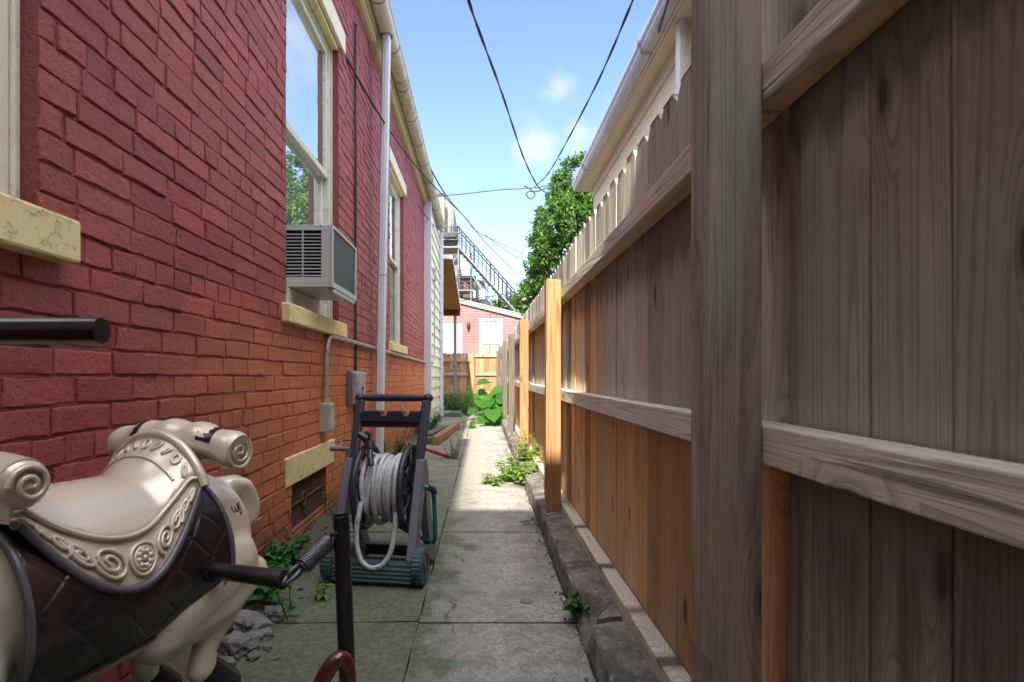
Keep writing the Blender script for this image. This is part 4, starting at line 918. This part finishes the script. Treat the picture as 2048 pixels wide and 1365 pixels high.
weed('paving_sprout', 'tiny narrow leaved sprout in front of the hose cart wheel', (-.66, 2.40, 0), 3, .07, .008, .05, .013, M['leaf_weed'], seedtone=.5, dens=6)
weed('slender_weed', 'slender two stemmed seedling rising beside the coil spring', (-.73, 2.22, 0), 2, .17, .02, .06, .02, M['leaf_weed'], seedtone=.35, dens=4)
weed('vine_plant', 'glossy dark leaved plant against the brick wall below the basement grate', (-.985, 2.85, .02), 10, .20, .10, .075, .038, M['leaf_dark'], seedtone=.8, lean=(.3, -.1), dens=6)
weed('vine_plant', 'leafy plant against the brick wall just behind the horse', (-.97, 2.33, .02), 14, .24, .14, .085, .04, M['leaf_dark'], seedtone=.9, lean=(.3, -.2), dens=6)
weed('stone_sprout', 'small bright sprout on the soil under the belly of the horse', (-.78, 1.55, 0), 4, .10, .04, .06, .028, M['leaf_dark'], seedtone=1, dens=5)
weed('grate_sprout', 'single upright weed stalk beside the basement grate', (-.97, 3.82, .02), 3, .24, .02, .045, .018, M['leaf_weed'], seedtone=.4, dens=8)
bl = thing('large_leaf_plant', 'big round bright green leaves sprawling along the fence near the end of the path', 'plant', (.28, 11.6, 0)); m = MB(); st = MB()
for i in range(40):
    y = random.uniform(10.3, 13.6); f = (y - 10.3) / 3.3; x = random.uniform(-.08 + .12 * (1 - f), .44); zz = random.uniform(.08, .35 + .75 * f * (.4 + .6 * (x + .1) / .5)); s = random.uniform(.20, .40)
    p = Vector((x, y, zz)); d = Vector((random.uniform(-1, .25), random.uniform(-1, -.1), random.uniform(-.5, .15)))
    leaf(m, p, d, Vector((-.35, -.55, 1)) + rv() * .35, s, s * .95, random.random(), .12, .25, heart=True)
    st.tube([(x * .4 + .22, y + .12, 0), (x * .7 + .1, y + .08, zz * .7), p], [.008, .007, .005], 5)
m.build('foliage', M['leaf_big'], bl); st.build('stem', M['leaf_weed'], bl)

# ------------------------------------------------------------------ things on the paving
tl = thing('timber_stack', 'short stack of old grey timbers with one yellow beam lying on the paving', 'timber', (-.55, 9, 0))
for (a, b, w_, h_, mt) in (((-.62, 7.75, .06), (-.44, 10.2, .06), .10, .11, 'pine'), ((-.75, 7.85, .045), (-.58, 10.0, .045), .12, .07, 'old'), ((-.83, 8.0, .04), (-.70, 9.8, .04), .10, .05, 'old'), ((-.76, 8.1, .1), (-.62, 9.6, .1), .13, .03, 'old')):
    m = MB(); m.beam(a, b, w_, h_, tone=(.5, .3, 0)); m.build('timber', M[mt], tl, .005)
rs = thing('red_stand', 'folded red metal pole stand lying behind the hose cart', 'stand', (-.6, 6.6, 0))
hub = at(808, 884, 6.35)
for q in (at(897, 914, 6.55), at(822, 850, 6.5), at(828, 912, 6.2), at(780, 925, 6.4)):
    m = MB(); m.tube([hub, hub.lerp(q, .5), q], .020, 8); m.build('leg', M['redpaint'], rs)
m = MB(); m.tube([at(895, 913.5, 6.55), at(903, 916, 6.55)], .026, 8); m.build('foot_cap', M['black'], rs)
for i, (px, py, s, lab) in enumerate(((500, 1262, .085, 'largest flat broken concrete slab piece by the brick wall'), (478, 1300, .07, 'dark angular concrete lump beside the hind leg of the horse'), (522, 1278, .045, 'pale upright concrete shard between larger lumps'), (455, 1335, .04, 'small grey stone nearest the horse hoof'), (548, 1236, .055, 'light topped concrete chunk right of the others'), (470, 1250, .06, 'dull concrete fragment behind the largest slab piece'), (505, 1318, .022, 'tiny chip lying loose on the paving below the shard'), (535, 1298, .018, 'small round pebble beside the pale shard'))):
    Y = .92 * FPX / (py - VY); p = at(px, py, Y); s *= .8; p.z = s * .3
    m = MB(); bmx = bmesh.new(); bmesh.ops.create_icosphere(bmx, subdivisions=3, radius=1)
    V = []
    rm = Matrix.Rotation(random.uniform(0, 3), 3, 'Z') @ Matrix.Rotation(random.uniform(-.4, .4), 3, 'X')
    for v in bmx.verts:
        q = v.co.copy(); mx = max(abs(q.x), abs(q.y), abs(q.z)); q = q.lerp(q / mx, .75) * (1 + .34 * mnoise.noise(q * 1.7 + Vector((i * 5, 0, 0))) + .16 * mnoise.noise(q * 4.5 + Vector((i * 3, 9, 0)))); V.append(p + rm @ Vector((q.x * s, q.y * s * .8, q.z * s * .55)))
    m.add(V, [tuple(v.index for v in f.verts) for f in bmx.faces]); bmx.free()
    tag(m.build('rubble_piece', M['stone']), lab, 'rubble', 'broken concrete by the wall')
sp = MB(); q = at(1053, 1204, 2.377); sp.tube([(q.x, q.y, .0005), (q.x, q.y, .0045)], .028, 16); struct(sp.build('paving_stain', M['strap']))
lit = MB()
for _ in range(170):
    x = random.choice((random.uniform(-.95, -.55), random.uniform(.2, .35), random.uniform(-.9, .3))); y = random.uniform(1.6, 6.5)
    s = random.uniform(.004, .014); a = random.uniform(0, 6.28); d = Vector((math.cos(a), math.sin(a), .1)); leaf(lit, Vector((x, y, .004)), d, Vector((0, 0, 1)), s * 1.8, s, random.random(), .2, 0)
gv = MB()
for _ in range(420):
    if random.random() < .6: x, y = random.uniform(-1.0, -.78) + random.choice((0, 0, .08)), random.uniform(1.5, 7)
    else: x, y = random.gauss(.335, .012), random.uniform(1.5, 6)
    r = random.uniform(.003, .012) * (1.3 if x < -.7 else .7); gv.sphere((x, y, r * .4), (r, r * random.uniform(.6, 1), r * .6), 6, 4, Matrix.Rotation(random.uniform(0, 3), 3, 'Z'))
tag(gv.build('gravel', M['stone']), 'loose grit and crumbs of mortar along the foot of the brick wall', 'gravel', kind='stuff')
m_ = lit.build('leaf_litter', simple('dry_litter', (.22, .16, .10), .9)); tag(m_, 'tiny scraps of dry litter scattered over the paving', 'litter', kind='stuff')

# ------------------------------------------------------------------ hose reel cart
ct = thing('hose_cart', 'grey and dark green hose reel cart wound with a grey garden hose', 'hose cart', (-.475, 2.60, 0), R(-9))
MT = MW(ct)
def cbuild(m, name, mat, bev=0, parent=None):
    p = parent or ct; o = m.build(name, mat, p, bev, world=False); return o
for sx in (-1, 1):
    m = MB(); x = sx * .205; n = 28; pr = [(-.024, .055), (-.024, .076), (-.018, .083), (.018, .083), (.024, .076), (.024, .055)]
    rows = []
    for i in range(n * 2 + 1):
        a = 2 * math.pi * i / (n * 2); rr = 1 if i % 2 else .965; rows.append([(x + a_, -.005 + math.cos(a) * r * (rr if r > .07 else 1), .084 + math.sin(a) * r * (rr if r > .07 else 1)) for a_, r in pr + pr[:1]])
    m.grid(rows, False); wh = cbuild(m, 'wheel', M['plasticgr'])
    m = MB(); m.tube([(x - .02, -.005, .084), (x + .02, -.005, .084)], .055, 20); m.tube([(x - .026, -.005, .084), (x + .026, -.005, .084)], .018, 12); o = m.build('hub', M['plasticb'], wh, 0, world=False)
# side frames
for sx in (-1, 1):
    m = MB(); x = sx * .172
    outer = [(-.045, .03), (-.055, .12), (-.01, .24), (.055, .40), (.11, .53), (.165, .535), (.195, .48), (.255, .24), (.36, .075), (.36, .02), (.29, .015), (.22, .05), (.10, .055), (.04, .02)]
    inner = [(.03, .115), (.06, .21), (.11, .34), (.145, .41), (.165, .34), (.19, .22), (.24, .115)]
    # frame plate with an opening, built as a strip between outline and opening
    def ring(u, P):
        n = len(P); f = u * n; i = int(f) % n; a, b = Vector(P[i]), Vector(P[(i+1) % n]); return a.lerp(b, f - int(f))
    K = 56; th = .018
    def nearest_inner(p):
        best = None
        for k in range(len(inner)):
            a, b = Vector(inner[k]), Vector(inner[(k+1) % len(inner)]); t_ = max(0, min(1, (p - a).dot(b - a) / (b - a).length_squared)); q = a.lerp(b, t_)
            if best is None or (q - p).length < (best - p).length: best = q
        return best
    O = [ring(k / K, outer) for k in range(K)]; I = [nearest_inner(p) for p in O]
    rows = []
    for k in range(K + 1):
        o_, i_ = O[k % K], I[k % K]; rows.append([(x + th, o_.x, o_.y), (x + th, i_.x, i_.y), (x - th, i_.x, i_.y), (x - th, o_.x, o_.y), (x + th, o_.x, o_.y)])
    m.grid(rows, False); cbuild(m, 'side_frame', M['plasticg'], .004)
    # upper handle post
    m = MB(); xx = sx * .158; m.beam((xx, .125, .46), (sx * .168, .255, .80), .034, .042, (1, 0, 0)); cbuild(m, 'handle_post', M['plasticb'], .008)
    m = MB(); m.sphere((sx * .172, .262, .812), (.026, .026, .022)); cbuild(m, 'corner_cap', M['plasticb'])
m = MB(); m.tube([(-.17 + .34 * i / 40, .262, .812) for i in range(41)], [.0165 + (.0022 if (i % 2 and 6 < i < 34) else 0) for i in range(41)], 12); cbuild(m, 'handle', M['plasticb'])
m = MB(); poly = [(-.145, .70), (.145, .70), (.145, .752), (.10, .752), (.095, .73), (.072, .73), (.067, .752), (-.01, .752), (-.015, .73), (-.038, .73), (-.043, .752), (-.13, .752), (-.145, .742)]
m.prism(poly, lambda p: (p[0], .185, p[1]), lambda p: (p[0], .245, p[1])); cbuild(m, 'tool_tray', M['plasticb'], .004)
m = MB(); m.prism([(-.148, .672), (.148, .672), (.148, .70), (-.148, .70)], lambda p: (p[0], .20, p[1]), lambda p: (p[0], .25, p[1])); cbuild(m, 'cross_brace', M['plasticb'], .004)
m = MB(); n = 12; pr = [(-.06, .02)] + [(-.065 + (.006 if i % 2 else 0), .026 + i * .009) for i in range(8)] + [(-.058, .10), (.0, .102), (.0, .02)]
m.grid([[(x, y, z) for y, z in pr + pr[:1]] for x in (-.18, .18)], False); m.add([(-.18, y, z) for y, z in pr], [tuple(range(len(pr)))]); m.add([(.18, y, z) for y, z in pr], [tuple(range(len(pr)))]); cbuild(m, 'front_step', M['plasticgr'])
m = MB(); m.box((-.16, .29, .03), (.16, .35, .085)); cbuild(m, 'rear_bar', M['plasticb'], .006)
# reel
AY, AZ = .13, .405
for xd, sgn in ((-.085, -1), (.125, 1)):
    m = MB(); m.tube([(xd, AY + math.cos(R(a)) * .188, AZ + math.sin(R(a)) * .188) for a in range(0, 360, 8)], .015, 10, closed=True)
    m.tube([(xd, AY + math.cos(R(a)) * .11, AZ + math.sin(R(a)) * .11) for a in range(0, 360, 10)], .008, 6, closed=True)
    for k in range(10):
        a = R(36 * k); m.beam((xd, AY + math.cos(a) * .03, AZ + math.sin(a) * .03), (xd, AY + math.cos(a) * .18, AZ + math.sin(a) * .18), .01, .02, (1, 0, 0))
    rows = [[(xd + sgn * .004, AY + math.cos(R(a)) * r, AZ + math.sin(R(a)) * r) for r in (.03, .10)] for a in range(0, 361, 12)]; m.grid(rows, False); m.grid([[(xd + sgn * .002, AY + math.cos(R(a)) * r, AZ + math.sin(R(a)) * r) for r in (.03, .10)] for a in range(0, 361, 12)], False, flip=True)
    cbuild(m, 'reel_disc', M['plasticb'])
m = MB(); m.tube([(-.155, AY, AZ), (.155, AY, AZ)], .022, 14); m.tube([(-.08, AY, AZ), (.12, AY, AZ)], .07, 20); cbuild(m, 'reel_drum', M['plasticb'])
# wound hose: wobbly turns, the last one hanging slack
m = MB(); pts = []; turns = 8; per = 30
for i in range(turns * per):
    f = i / per; x = -.066 + .0225 * f; a = 2 * math.pi * f
    pts.append((x + .004 * math.sin(f * 5.1), AY + math.cos(a) * .112, AZ + math.sin(a) * .112 - .004))
m.tube(pts, .0115, 8)
for k in range(9):
    x0 = -.062 + k * .0205 + random.uniform(-.003, .003); tl_ = random.choice((-.030, -.012, .008, .022, .034)) * random.uniform(.6, 1.1); rr = .137 + random.uniform(-.006, .010) + (.012 if k % 3 == 0 else 0); sg = random.uniform(.004, .034); ph_ = random.uniform(-.5, .5)
    m.tube([(max(-.068, min(.108, x0 + tl_ * math.sin(R(a) + ph_) + .005 * math.sin(R(a * 2 + k * 60)))), AY + math.cos(R(a)) * (rr - .01) , AZ - sg * (1 - math.sin(R(a))) * .5 + math.sin(R(a)) * rr) for a in range(0, 360, 9)], .0115, 8, closed=True)
HL = ([(-.06, -.02, .36), (-.068, -.045, .28), (-.068, -.055, .19), (-.045, -.06, .115), (0, -.06, .085), (.05, -.058, .10), (.085, -.05, .155), (.098, -.035, .24), (.095, -.01, .32)]); m.tube(spline(HL), .0115, 9)
cbuild(m, 'garden_hose', M['hose'])
m = MB(); m.tube([(-.02, .0, .52), (-.035, .02, .56), (-.045, .05, .585)], .014, 9); m.tube([(-.045, .05, .585), (-.05, .06, .61), (-.075, .06, .64), (-.10, .05, .655)], [.02, .022, .02, .014], 10); m.tube([(-.055, .06, .615), (-.04, .03, .655), (-.05, .01, .665)], .008, 7); cbuild(m, 'spray_nozzle', M['plasticb'])
m = MB(); m.tube([(-.155, AY, AZ), (-.20, AY, AZ)], .016, 10); m.beam((-.20, AY - .05, AZ - .17), (-.195, AY + .015, AZ + .08), .018, .032, (1, 0, 0)); m.beam((-.195, AY + .012, AZ + .06), (-.185, AY + .02, AZ + .17), .016, .026, (1, 0, 0)); m.tube([(-.185, AY + .02, AZ + .165), (-.20, AY + .02, AZ + .168), (-.275, AY + .01, AZ + .168)], .0115, 10); cbuild(m, 'crank', M['plasticg'], 0)
m = MB(); m.tube(spline([(.13, AY, AZ), (.2, AY, AZ), (.222, AY + .02, AZ - .02), (.228, AY + .03, AZ - .08), (.232, AY + .03, AZ - .2), (.225, AY + .05, AZ - .26), (.20, AY + .08, AZ - .27), (.12, AY + .12, AZ - .26), (.02, AY + .10, AZ - .20), (-.04, AY + .05, AZ - .12)]), .0105, 9); cbuild(m, 'leader_hose', M['teal'])
m = MB(); m.tube([(.205, AY, AZ), (.226, AY + .02, AZ - .012), (.229, AY + .026, AZ - .035)], .015, 10); cbuild(m, 'hose_coupling', M['plasticb'])

# ------------------------------------------------------------------ spring horse
hs = thing('spring_horse', 'cream plastic riding horse with sculpted saddle hung on springs from a black tube frame', 'rocking horse', (-.70, 1.25, 0), math.atan2(-.94, -.35))
def hb(m, name, mat, bev=0, parent=None): return m.build(name, mat, parent or hs, bev, world=False)
m = MB()
def cap(pts, rs):
    P = [Vector(p) for p in pts]; Q = []; RR = []
    for i in range(len(P) - 1):
        for k in range(6): Q.append(P[i].lerp(P[i+1], k / 6)); RR.append(rs[i] + (rs[i+1] - rs[i]) * k / 6)
    Q.append(P[-1]); RR.append(rs[-1]); m.tube(Q, RR, 14); m.sphere(P[0], rs[0]); m.sphere(P[-1], rs[-1])
m.sphere((.16, 0, .52), (.30, .140, .165)); m.sphere((-.085, 0, .555), (.132, .128, .145)); m.sphere((.36, 0, .55), (.15, .125, .155))
m.sphere((-.095, .056, .53), (.105, .074, .15)); m.sphere((-.095, -.056, .53), (.105, .074, .15))
cap([(.42, 0, .62), (.52, 0, .78), (.58, 0, .92)], [.11, .085, .066]); cap([(.57, 0, .95), (.66, 0, .90), (.76, 0, .84)], [.075, .062, .042])
cap([(.555, .035, .99), (.55, .04, 1.06)], [.022, .008]); cap([(.555, -.035, .99), (.55, -.04, 1.06)], [.022, .008])
cap([(.50, 0, 1.0), (.44, 0, .88), (.38, 0, .74)], [.03, .04, .035])
for sy in (-1, 1):
    y = sy * .10
    if sy > 0:
        cap([(-.10, y * .75, .50), (.03, y * .85, .435), (.06, y * .8, .40)], [.085, .066, .055]); cap([(.05, y * .9, .405), (-.07, y * 1.05, .42), (-.175, y * 1.05, .462)], [.05, .044, .034]); cap([(-.175, y * 1.05, .465), (-.11, y * 1.05, .415), (-.03, y * 1.05, .345), (-.022, y * 1.05, .300)], [.033, .028, .025, .031])
    else:
        cap([(-.06, y * .8, .48), (.05, y, .38), (-.02, y, .34), (-.08, y, .30)], [.10, .07, .05, .034]); cap([(-.08, y, .30), (-.05, y, .26), (-.065, y, .23)], [.032, .028, .030])
    cap([(.42, sy * .08, .48), (.52, sy * .09, .40), (.60, sy * .09, .40)], [.08, .05, .038]); cap([(.60, sy * .09, .40), (.56, sy * .09, .30), (.52, sy * .09, .26)], [.036, .028, .028])
cap([(-.17, 0, .64), (-.225, 0, .645), (-.250, .005, .61), (-.252, .008, .56), (-.235, .008, .53)], [.035, .030, .026, .024, .016])
for q in (-.026, 0, .026): cap([(-.19, q * .8, .66), (-.240, q, .648), (-.266, q * 1.1, .60), (-.263, q, .56), (-.240, q * .6, .535)], [.014, .016, .015, .014, .010])
me = m.mesh('body_raw'); tmp = bpy.data.objects.new('body_raw', me); C.objects.link(tmp)
rm = tmp.modifiers.new('r', 'REMESH'); rm.mode = 'VOXEL'; rm.voxel_size = .0065
sm = tmp.modifiers.new('s', 'SMOOTH'); sm.factor = .5; sm.iterations = 12
dg = bpy.context.evaluated_depsgraph_get(); dg.update(); bme = bpy.data.meshes.new_from_object(tmp.evaluated_get(dg)); bme.name = 'body'
bpy.data.objects.remove(tmp); bme.polygons.foreach_set('use_smooth', [True] * len(bme.polygons)); bme.materials.clear(); bme.materials.append(M['horse'])
body = bpy.data.objects.new('body', bme); C.objects.link(body); body.parent = hs
bvh = BVHTree.FromPolygons([v.co.copy() for v in bme.vertices], [tuple(p.vertices) for p in bme.polygons])
# hooves
for (p, q) in (((-.026, .105, .302), (-.075, .105, .236)), ((-.065, -.10, .235), (-.105, -.10, .175)), ((.52, .09, .26), (.49, .09, .215)), ((.52, -.09, .26), (.49, -.09, .215))):
    h = MB(); h.tube([Vector(p).lerp(Vector(q), f) for f in (0, .25, 1)], [.031, .036, .046], 16); hb(h, 'hoof', M['blackpaint'], .004)
# tail strands: sculpted ridges
def zt(x): return .712 + .075 * max(0, (.10 - x) / .10) ** 1.6 + .05 * max(0, (x - .25) / .10) ** 1.5
def hwid(x): return .150 + .012 * math.exp(-((x - .17) / .12) ** 2)
def zlow(x): return .545 + .145 * min(1, ((x - .17) / .165) ** 2)
D_ = .20
def prof_pt(x, t, off=0):
    hw = hwid(x) + off; return Vector((x, hw * math.sin(t), zt(x) - D_ * (1 - math.cos(t)) + off * math.cos(t)))
def tmax(x, z=None):
    zz = zlow(x) if z is None else z; cc = 1 - (zt(x) - zz) / D_; return math.acos(max(-1, min(1, cc)))
def rim_z(x): return .628 + .075 * min(1, ((x - .17) / .15) ** 2)
m = MB(); rows = []
for i in range(45):
    x = .0 + .345 * i / 44; T = tmax(x); Tr = tmax(x, rim_z(x)); row = []
    for j in range(-30, 31):
        f = j / 30; t = T * f; lift = .012 if abs(t) < Tr else .004
        row.append(prof_pt(x, t, lift))
    rows.append(row)
m.grid(rows, True)
for i in (0, 44): m.add([r for r in rows[i]], [tuple(range(61))])
sad = hb(m, 'saddle', M['saddle'])
m = MB()
for s in (1, -1):
    m.tube([prof_pt(.0 + .345 * i / 40, s * tmax(.0 + .345 * i / 40, rim_z(.0 + .345 * i / 40)), .011) for i in range(41)], .0045, 7)
m.tube([prof_pt(.002, tmax(0) * (k / 20), .012) for k in range(-20, 21)], .010, 8); m.tube([prof_pt(.045, tmax(0.045, .70) * (k / 20), .013) for k in range(-20, 21)], .0035, 6)
hb(m, 'seat_rim', M['saddle'], parent=sad)
m = MB()
for s in (1, -1):
    m.tube([prof_pt(.0 + .345 * i / 40, s * tmax(.0 + .345 * i / 40), .004) for i in range(41)], .008, 7)
hb(m, 'skirt_edge', M['saddledark'], parent=sad)
# carved scrolls and rosette on the near and far skirt
def bandpt(x, v, s, off=.008): return prof_pt(x, s * (tmax(x, rim_z(x)) + (tmax(x) - tmax(x, rim_z(x))) * v), off)
def scroll(x0, v0, r, turns, s, dirn=1, th=.0045, phase=0):
    pts = []; rr = []; n = int(turns * 16)
    for k in range(n + 1):
        f = k / n; a = phase + dirn * f * turns * 2 * math.pi; q = r * (1 - .85 * f); xx = min(.342, max(.003, x0 + q * math.cos(a))); pts.append(bandpt(xx, v0 + q * math.sin(a) / .085, s)); rr.append(th * (1 - .3 * f))
    m.tube(pts, rr, 6)
for s in (1, -1):
    m = MB()
    for (x0, v0, r, tn, dr, ph) in ((.215, .48, .030, 2.2, 1, 0), (.10, .5, .023, 2, -1, 1), (.068, .5, .018, 1.8, 1, 2), (.046, .5, .014, 1.5, -1, 0), (.028, .5, .011, 1.4, 1, 1), (.258, .5, .020, 1.8, -1, 3), (.283, .5, .016, 1.6, 1, 2), (.303, .5, .013, 1.5, -1, 1), (.322, .5, .010, 1.3, 1, 0)): scroll(x0, v0, r, tn, s, dr, .0042, ph)
    for rr_ in (.026, .018): m.tube([bandpt(.155 + rr_ * math.cos(R(a)), .5 + rr_ * math.sin(R(a)) / .085, s, .007) for a in range(0, 360, 15)], .0035, 6, closed=True)
    for k in range(8): a = R(45 * k); m.sphere(bandpt(.155 + .012 * math.cos(a), .5 + .012 * math.sin(a) / .085, s, .008), .0055, 8, 6)
    m.sphere(bandpt(.155, .5, s, .009), .006, 8, 6)
    hb(m, 'carved_scrollwork', M['saddle'], parent=sad)
m = MB()
for k in range(-4, 5):
    t0 = k * .17; pts = [prof_pt(.022 + .008 * math.cos(a_ * .8 + k), t0 + .07 * math.sin(a_ * .8) * (1 - a_ * .08), .014) for a_ in range(0, 9)]; m.tube(pts, .003, 6)
hb(m, 'cantle_carving', M['saddle'], parent=sad)
# bedroll behind the cantle
m = MB(); pts = []; rr = []
for i in range(41):
    f = i / 40 * 2 - 1; pts.append((-.048 - .01 * abs(f), .172 * f, .782 - .024 * f * f)); rr.append(.041 + .003 * math.sin(i * .7) - .004 * f * f)
m.tube(pts, rr, 18); rl = hb(m, 'bedroll', M['horse'])
for s in (1, -1):
    m = MB(); c0 = Vector(pts[-1 if s > 0 else 0]); m.tube([c0 + Vector((math.cos(a * .35) * .032 * (1 - a / 36), s * .002, math.sin(a * .35) * .032 * (1 - a / 36))) for a in range(34)], .004, 6); m.tube([c0 + Vector((math.cos(R(a)) * .033, s * .001, math.sin(R(a)) * .033)) for a in range(0, 360, 20)], .0055, 6, closed=True)
    hb(m, 'rolled_end', M['saddle'], parent=rl)
for fy in (-.10, .095):
    ii = [i for i in range(41) if fy - .001 <= pts[i][1] <= fy + .034]; m = MB(); m.grid([[Vector(pts[i]) + Vector((math.cos(R(a)), 0, math.sin(R(a)))) * (rr[i] + .0012) for a in range(15, 170, 9)] for i in ii], True); hb(m, 'strap', M['blackpaint'], parent=rl)
# pommel roll and horn
m = MB(); m.tube([(.345, .135 * (i / 20 * 2 - 1), .775 - .016 * (i / 20 * 2 - 1) ** 2) for i in range(21)], [.028 + .010 * abs(i / 20 * 2 - 1) for i in range(21)], 16); m.sphere((.345, .135, .757), (.038, .02, .039)); m.sphere((.345, -.135, .757), (.038, .02, .039)); m.tube([(.36, 0, .79), (.37, 0, .835), (.385, 0, .855)], [.022, .016, .026], 12)
po = hb(m, 'pommel', M['saddle'])
for s in (1, -1):
    m = MB(); m.tube([(.345 + math.cos(a * .4) * .031 * (1 - a / 32), s * (.153 + .002), .757 + math.sin(a * .4) * .031 * (1 - a / 32)) for a in range(30)], .005, 6)
    hb(m, 'scroll_end', M['saddle'], parent=po)
# quilted blanket
def bl_pt(x, t, off=0): hw = .158 + off; return Vector((x, hw * math.sin(t), .535 + (.165 + off) * math.cos(t)))
def bl_t(x):
    f = (x + .055) / .40; return R(100 + 42 * math.sin(min(1, max(0, f)) ** .7 * math.pi * .62))
m = MB(); rows = [[bl_pt(-.055 + .40 * i / 40, bl_t(-.055 + .40 * i / 40) * j / 30) for j in range(-30, 31)] for i in range(41)]
m.grid(rows, True); blk = hb(m, 'saddle_blanket', M['quilt'])
sol = blk.modifiers.new('solid', 'SOLIDIFY'); sol.thickness = .01; sol.offset = -1
m = MB()
for s in (1, -1): m.tube([rows[i][30 + 30 * s] for i in range(41)], .005, 7)
for i in (0, 40): m.tube(rows[i], .006, 7)
hb(m, 'blanket_trim', M['saddledark'], parent=blk)
# brand mark pressed on the rump
m = MB()
def onbody(x, z):
    hit = bvh.ray_cast(Vector((x, .4, z)), Vector((0, -1, 0)))[0]; return hit + Vector((0, .0012, 0)) if hit else Vector((x, .15, z))
for L in (((-.112, .628), (-.114, .618), (-.119, .612), (-.124, .617), (-.125, .628), (-.127, .616), (-.133, .611), (-.137, .618), (-.138, .632)), ((-.141, .634), (-.142, .600)), ((-.139, .618), (-.150, .620)), ((-.149, .632), (-.150, .602)), ((-.146, .632), (-.157, .634))):
    m.tube([onbody(-.118 + (p[0] + .135) * .8, .62 + (p[1] - .62) * .8) for p in L], .0009, 5)
hb(m, 'brand_mark', M['blackpaint'], parent=body)
# crossbar, springs, frame
m = MB(); m.tube([(0, -.335, .515), (0, .335, .525)], .0172, 16); m.tube([(0, .305, .5245), (0, .337, .525)], .0185, 16); m.tube([(0, .150, .521), (0, .162, .521)], .024, 16); hb(m, 'crossbar', M['black'], .002)
m = MB(); m.tube([(.50, -.36, .515), (.50, .36, .515)], .0172, 14); hb(m, 'front_crossbar', M['black'], .002)
m = MB(); m.tube([(.43, -.42, .974), (.50, -.2, .974), (.535, 0, .974), (.50, .2, .974), (.43, .42, .974)], .0150, 14)
for s in (1, -1): m.tube([(.475, s * .28, .974), (.43, s * .42, .974)], .0165, 8)
hb(m, 'handle', M['black'], .002)
def loc2(v): v = Vector(v); M_ = MW(hs).inverted(); return M_ @ v
pt_top = loc2(at(682, 1032, 1.2)); pt_bot = Vector((pt_top.x, pt_top.y + .03, .02))
for (fx, sy) in ((0, 1), (0, -1), (.68, 1), (.68, -1)):
    tp = Vector((pt_top.x + fx, pt_top.y * sy, pt_top.z)); bt = Vector((pt_bot.x + fx, pt_bot.y * sy, .0))
    m = MB(); m.tube([bt, tp], .0172, 16, cap=False); m.tube([bt, tp - Vector((0, 0, .001))], .0150, 16, cap=False); m.tube([tp + Vector((.0166 * math.cos(R(a)), .0166 * math.sin(R(a)), 0)) for a in range(0, 360, 20)], .0014, 5, closed=True)
    m.sphere(tp - Vector((0, 0, .12)), (.0155, .0155, .01)); hb(m, 'frame_post', M['black'])
    # coil spring from the crossbar end to the post
    a = Vector((fx, .345 * sy, .525)) if fx == 0 else Vector((.50, .36 * sy, .515)); b = tp - Vector((0, 0, .042)) - Vector((0, .017 * sy, 0)); m = MB(); d = (b - a); L = d.length; dn = d.normalized()
    x_ = dn.cross(Vector((0, 0, 1))).normalized(); y_ = dn.cross(x_); s0_, s1_ = L * .26, L * .90; pts = []; turns = 17
    for i in range(turns * 12 + 1):
        f = i / (turns * 12); q = s0_ + (s1_ - s0_) * f; ang = f * turns * 2 * math.pi; r = .0165 * min(1, .45 + 5 * f, .45 + 5 * (1 - f)); pts.append(a + dn * q + (x_ * math.cos(ang) + y_ * math.sin(ang)) * r)
    m.tube(pts, .0030, 7); m.tube([a + dn * (s0_ + L * .02), a + dn * (s1_ - L * .02)], .0115, 10)
    m.tube([a + dn * (s0_ - .012) + (x_ * 0 + dn * math.cos(R(q)) * .016 + y_ * math.sin(R(q)) * .010) for q in range(0, 360, 20)], .0038, 7, closed=True)
    m.tube([a + dn * .010 + (dn * math.cos(R(q)) * .020 + x_ * math.sin(R(q)) * .010) for q in range(0, 360, 20)], .0045, 7, closed=True)
    m.tube([a + dn * s1_, b + Vector((0, 0, .008)), b + Vector((.012, 0, .006)), b + Vector((.018, .02 * sy, .012))], .003, 6); hb(m, 'coil_spring', M['steel'])
# curved base tubes
p_in = loc2(at(636, 1385, 1.12)); p_top = loc2(at(682, 1318, 1.14)); p_out = loc2(at(697, 1400, 1.15))
for sy in (1, -1):
    m = MB(); K = []
    for q in (p_in + Vector((.25, 0, -.20)), p_in + Vector((.06, -.0, -.09)), p_in, loc2(at(660, 1335, 1.13)), p_top, loc2(at(696, 1345, 1.145)), p_out, p_out + Vector((0, 0, -.2)), Vector((p_out.x, p_out.y, .02))): K.append(Vector((q.x, q.y * sy, q.z)))
    Q = []
    for i in range(len(K) - 1):
        a, b, c_, d = K[max(i-1, 0)], K[i], K[i+1], K[min(i+2, len(K)-1)]
        for k in range(8): t = k / 8; Q.append(.5 * ((2*b) + (c_-a)*t + (2*a-5*b+4*c_-d)*t*t + (3*b-a-3*c_+d)*t**3))
    m.tube(Q, .016, 14); hb(m, 'base_tube', M['maroon'])
m = MB()
for sy in (1, -1): m.tube([(-.06, sy * pt_bot.y, .02), (.76, sy * pt_bot.y, .02)], .0165, 12)
for fx in (0, .68): m.tube([(pt_top.x + fx, -pt_bot.y, .02), (pt_top.x + fx, pt_bot.y, .02)], .0165, 12)
hb(m, 'base_frame', M['black'])
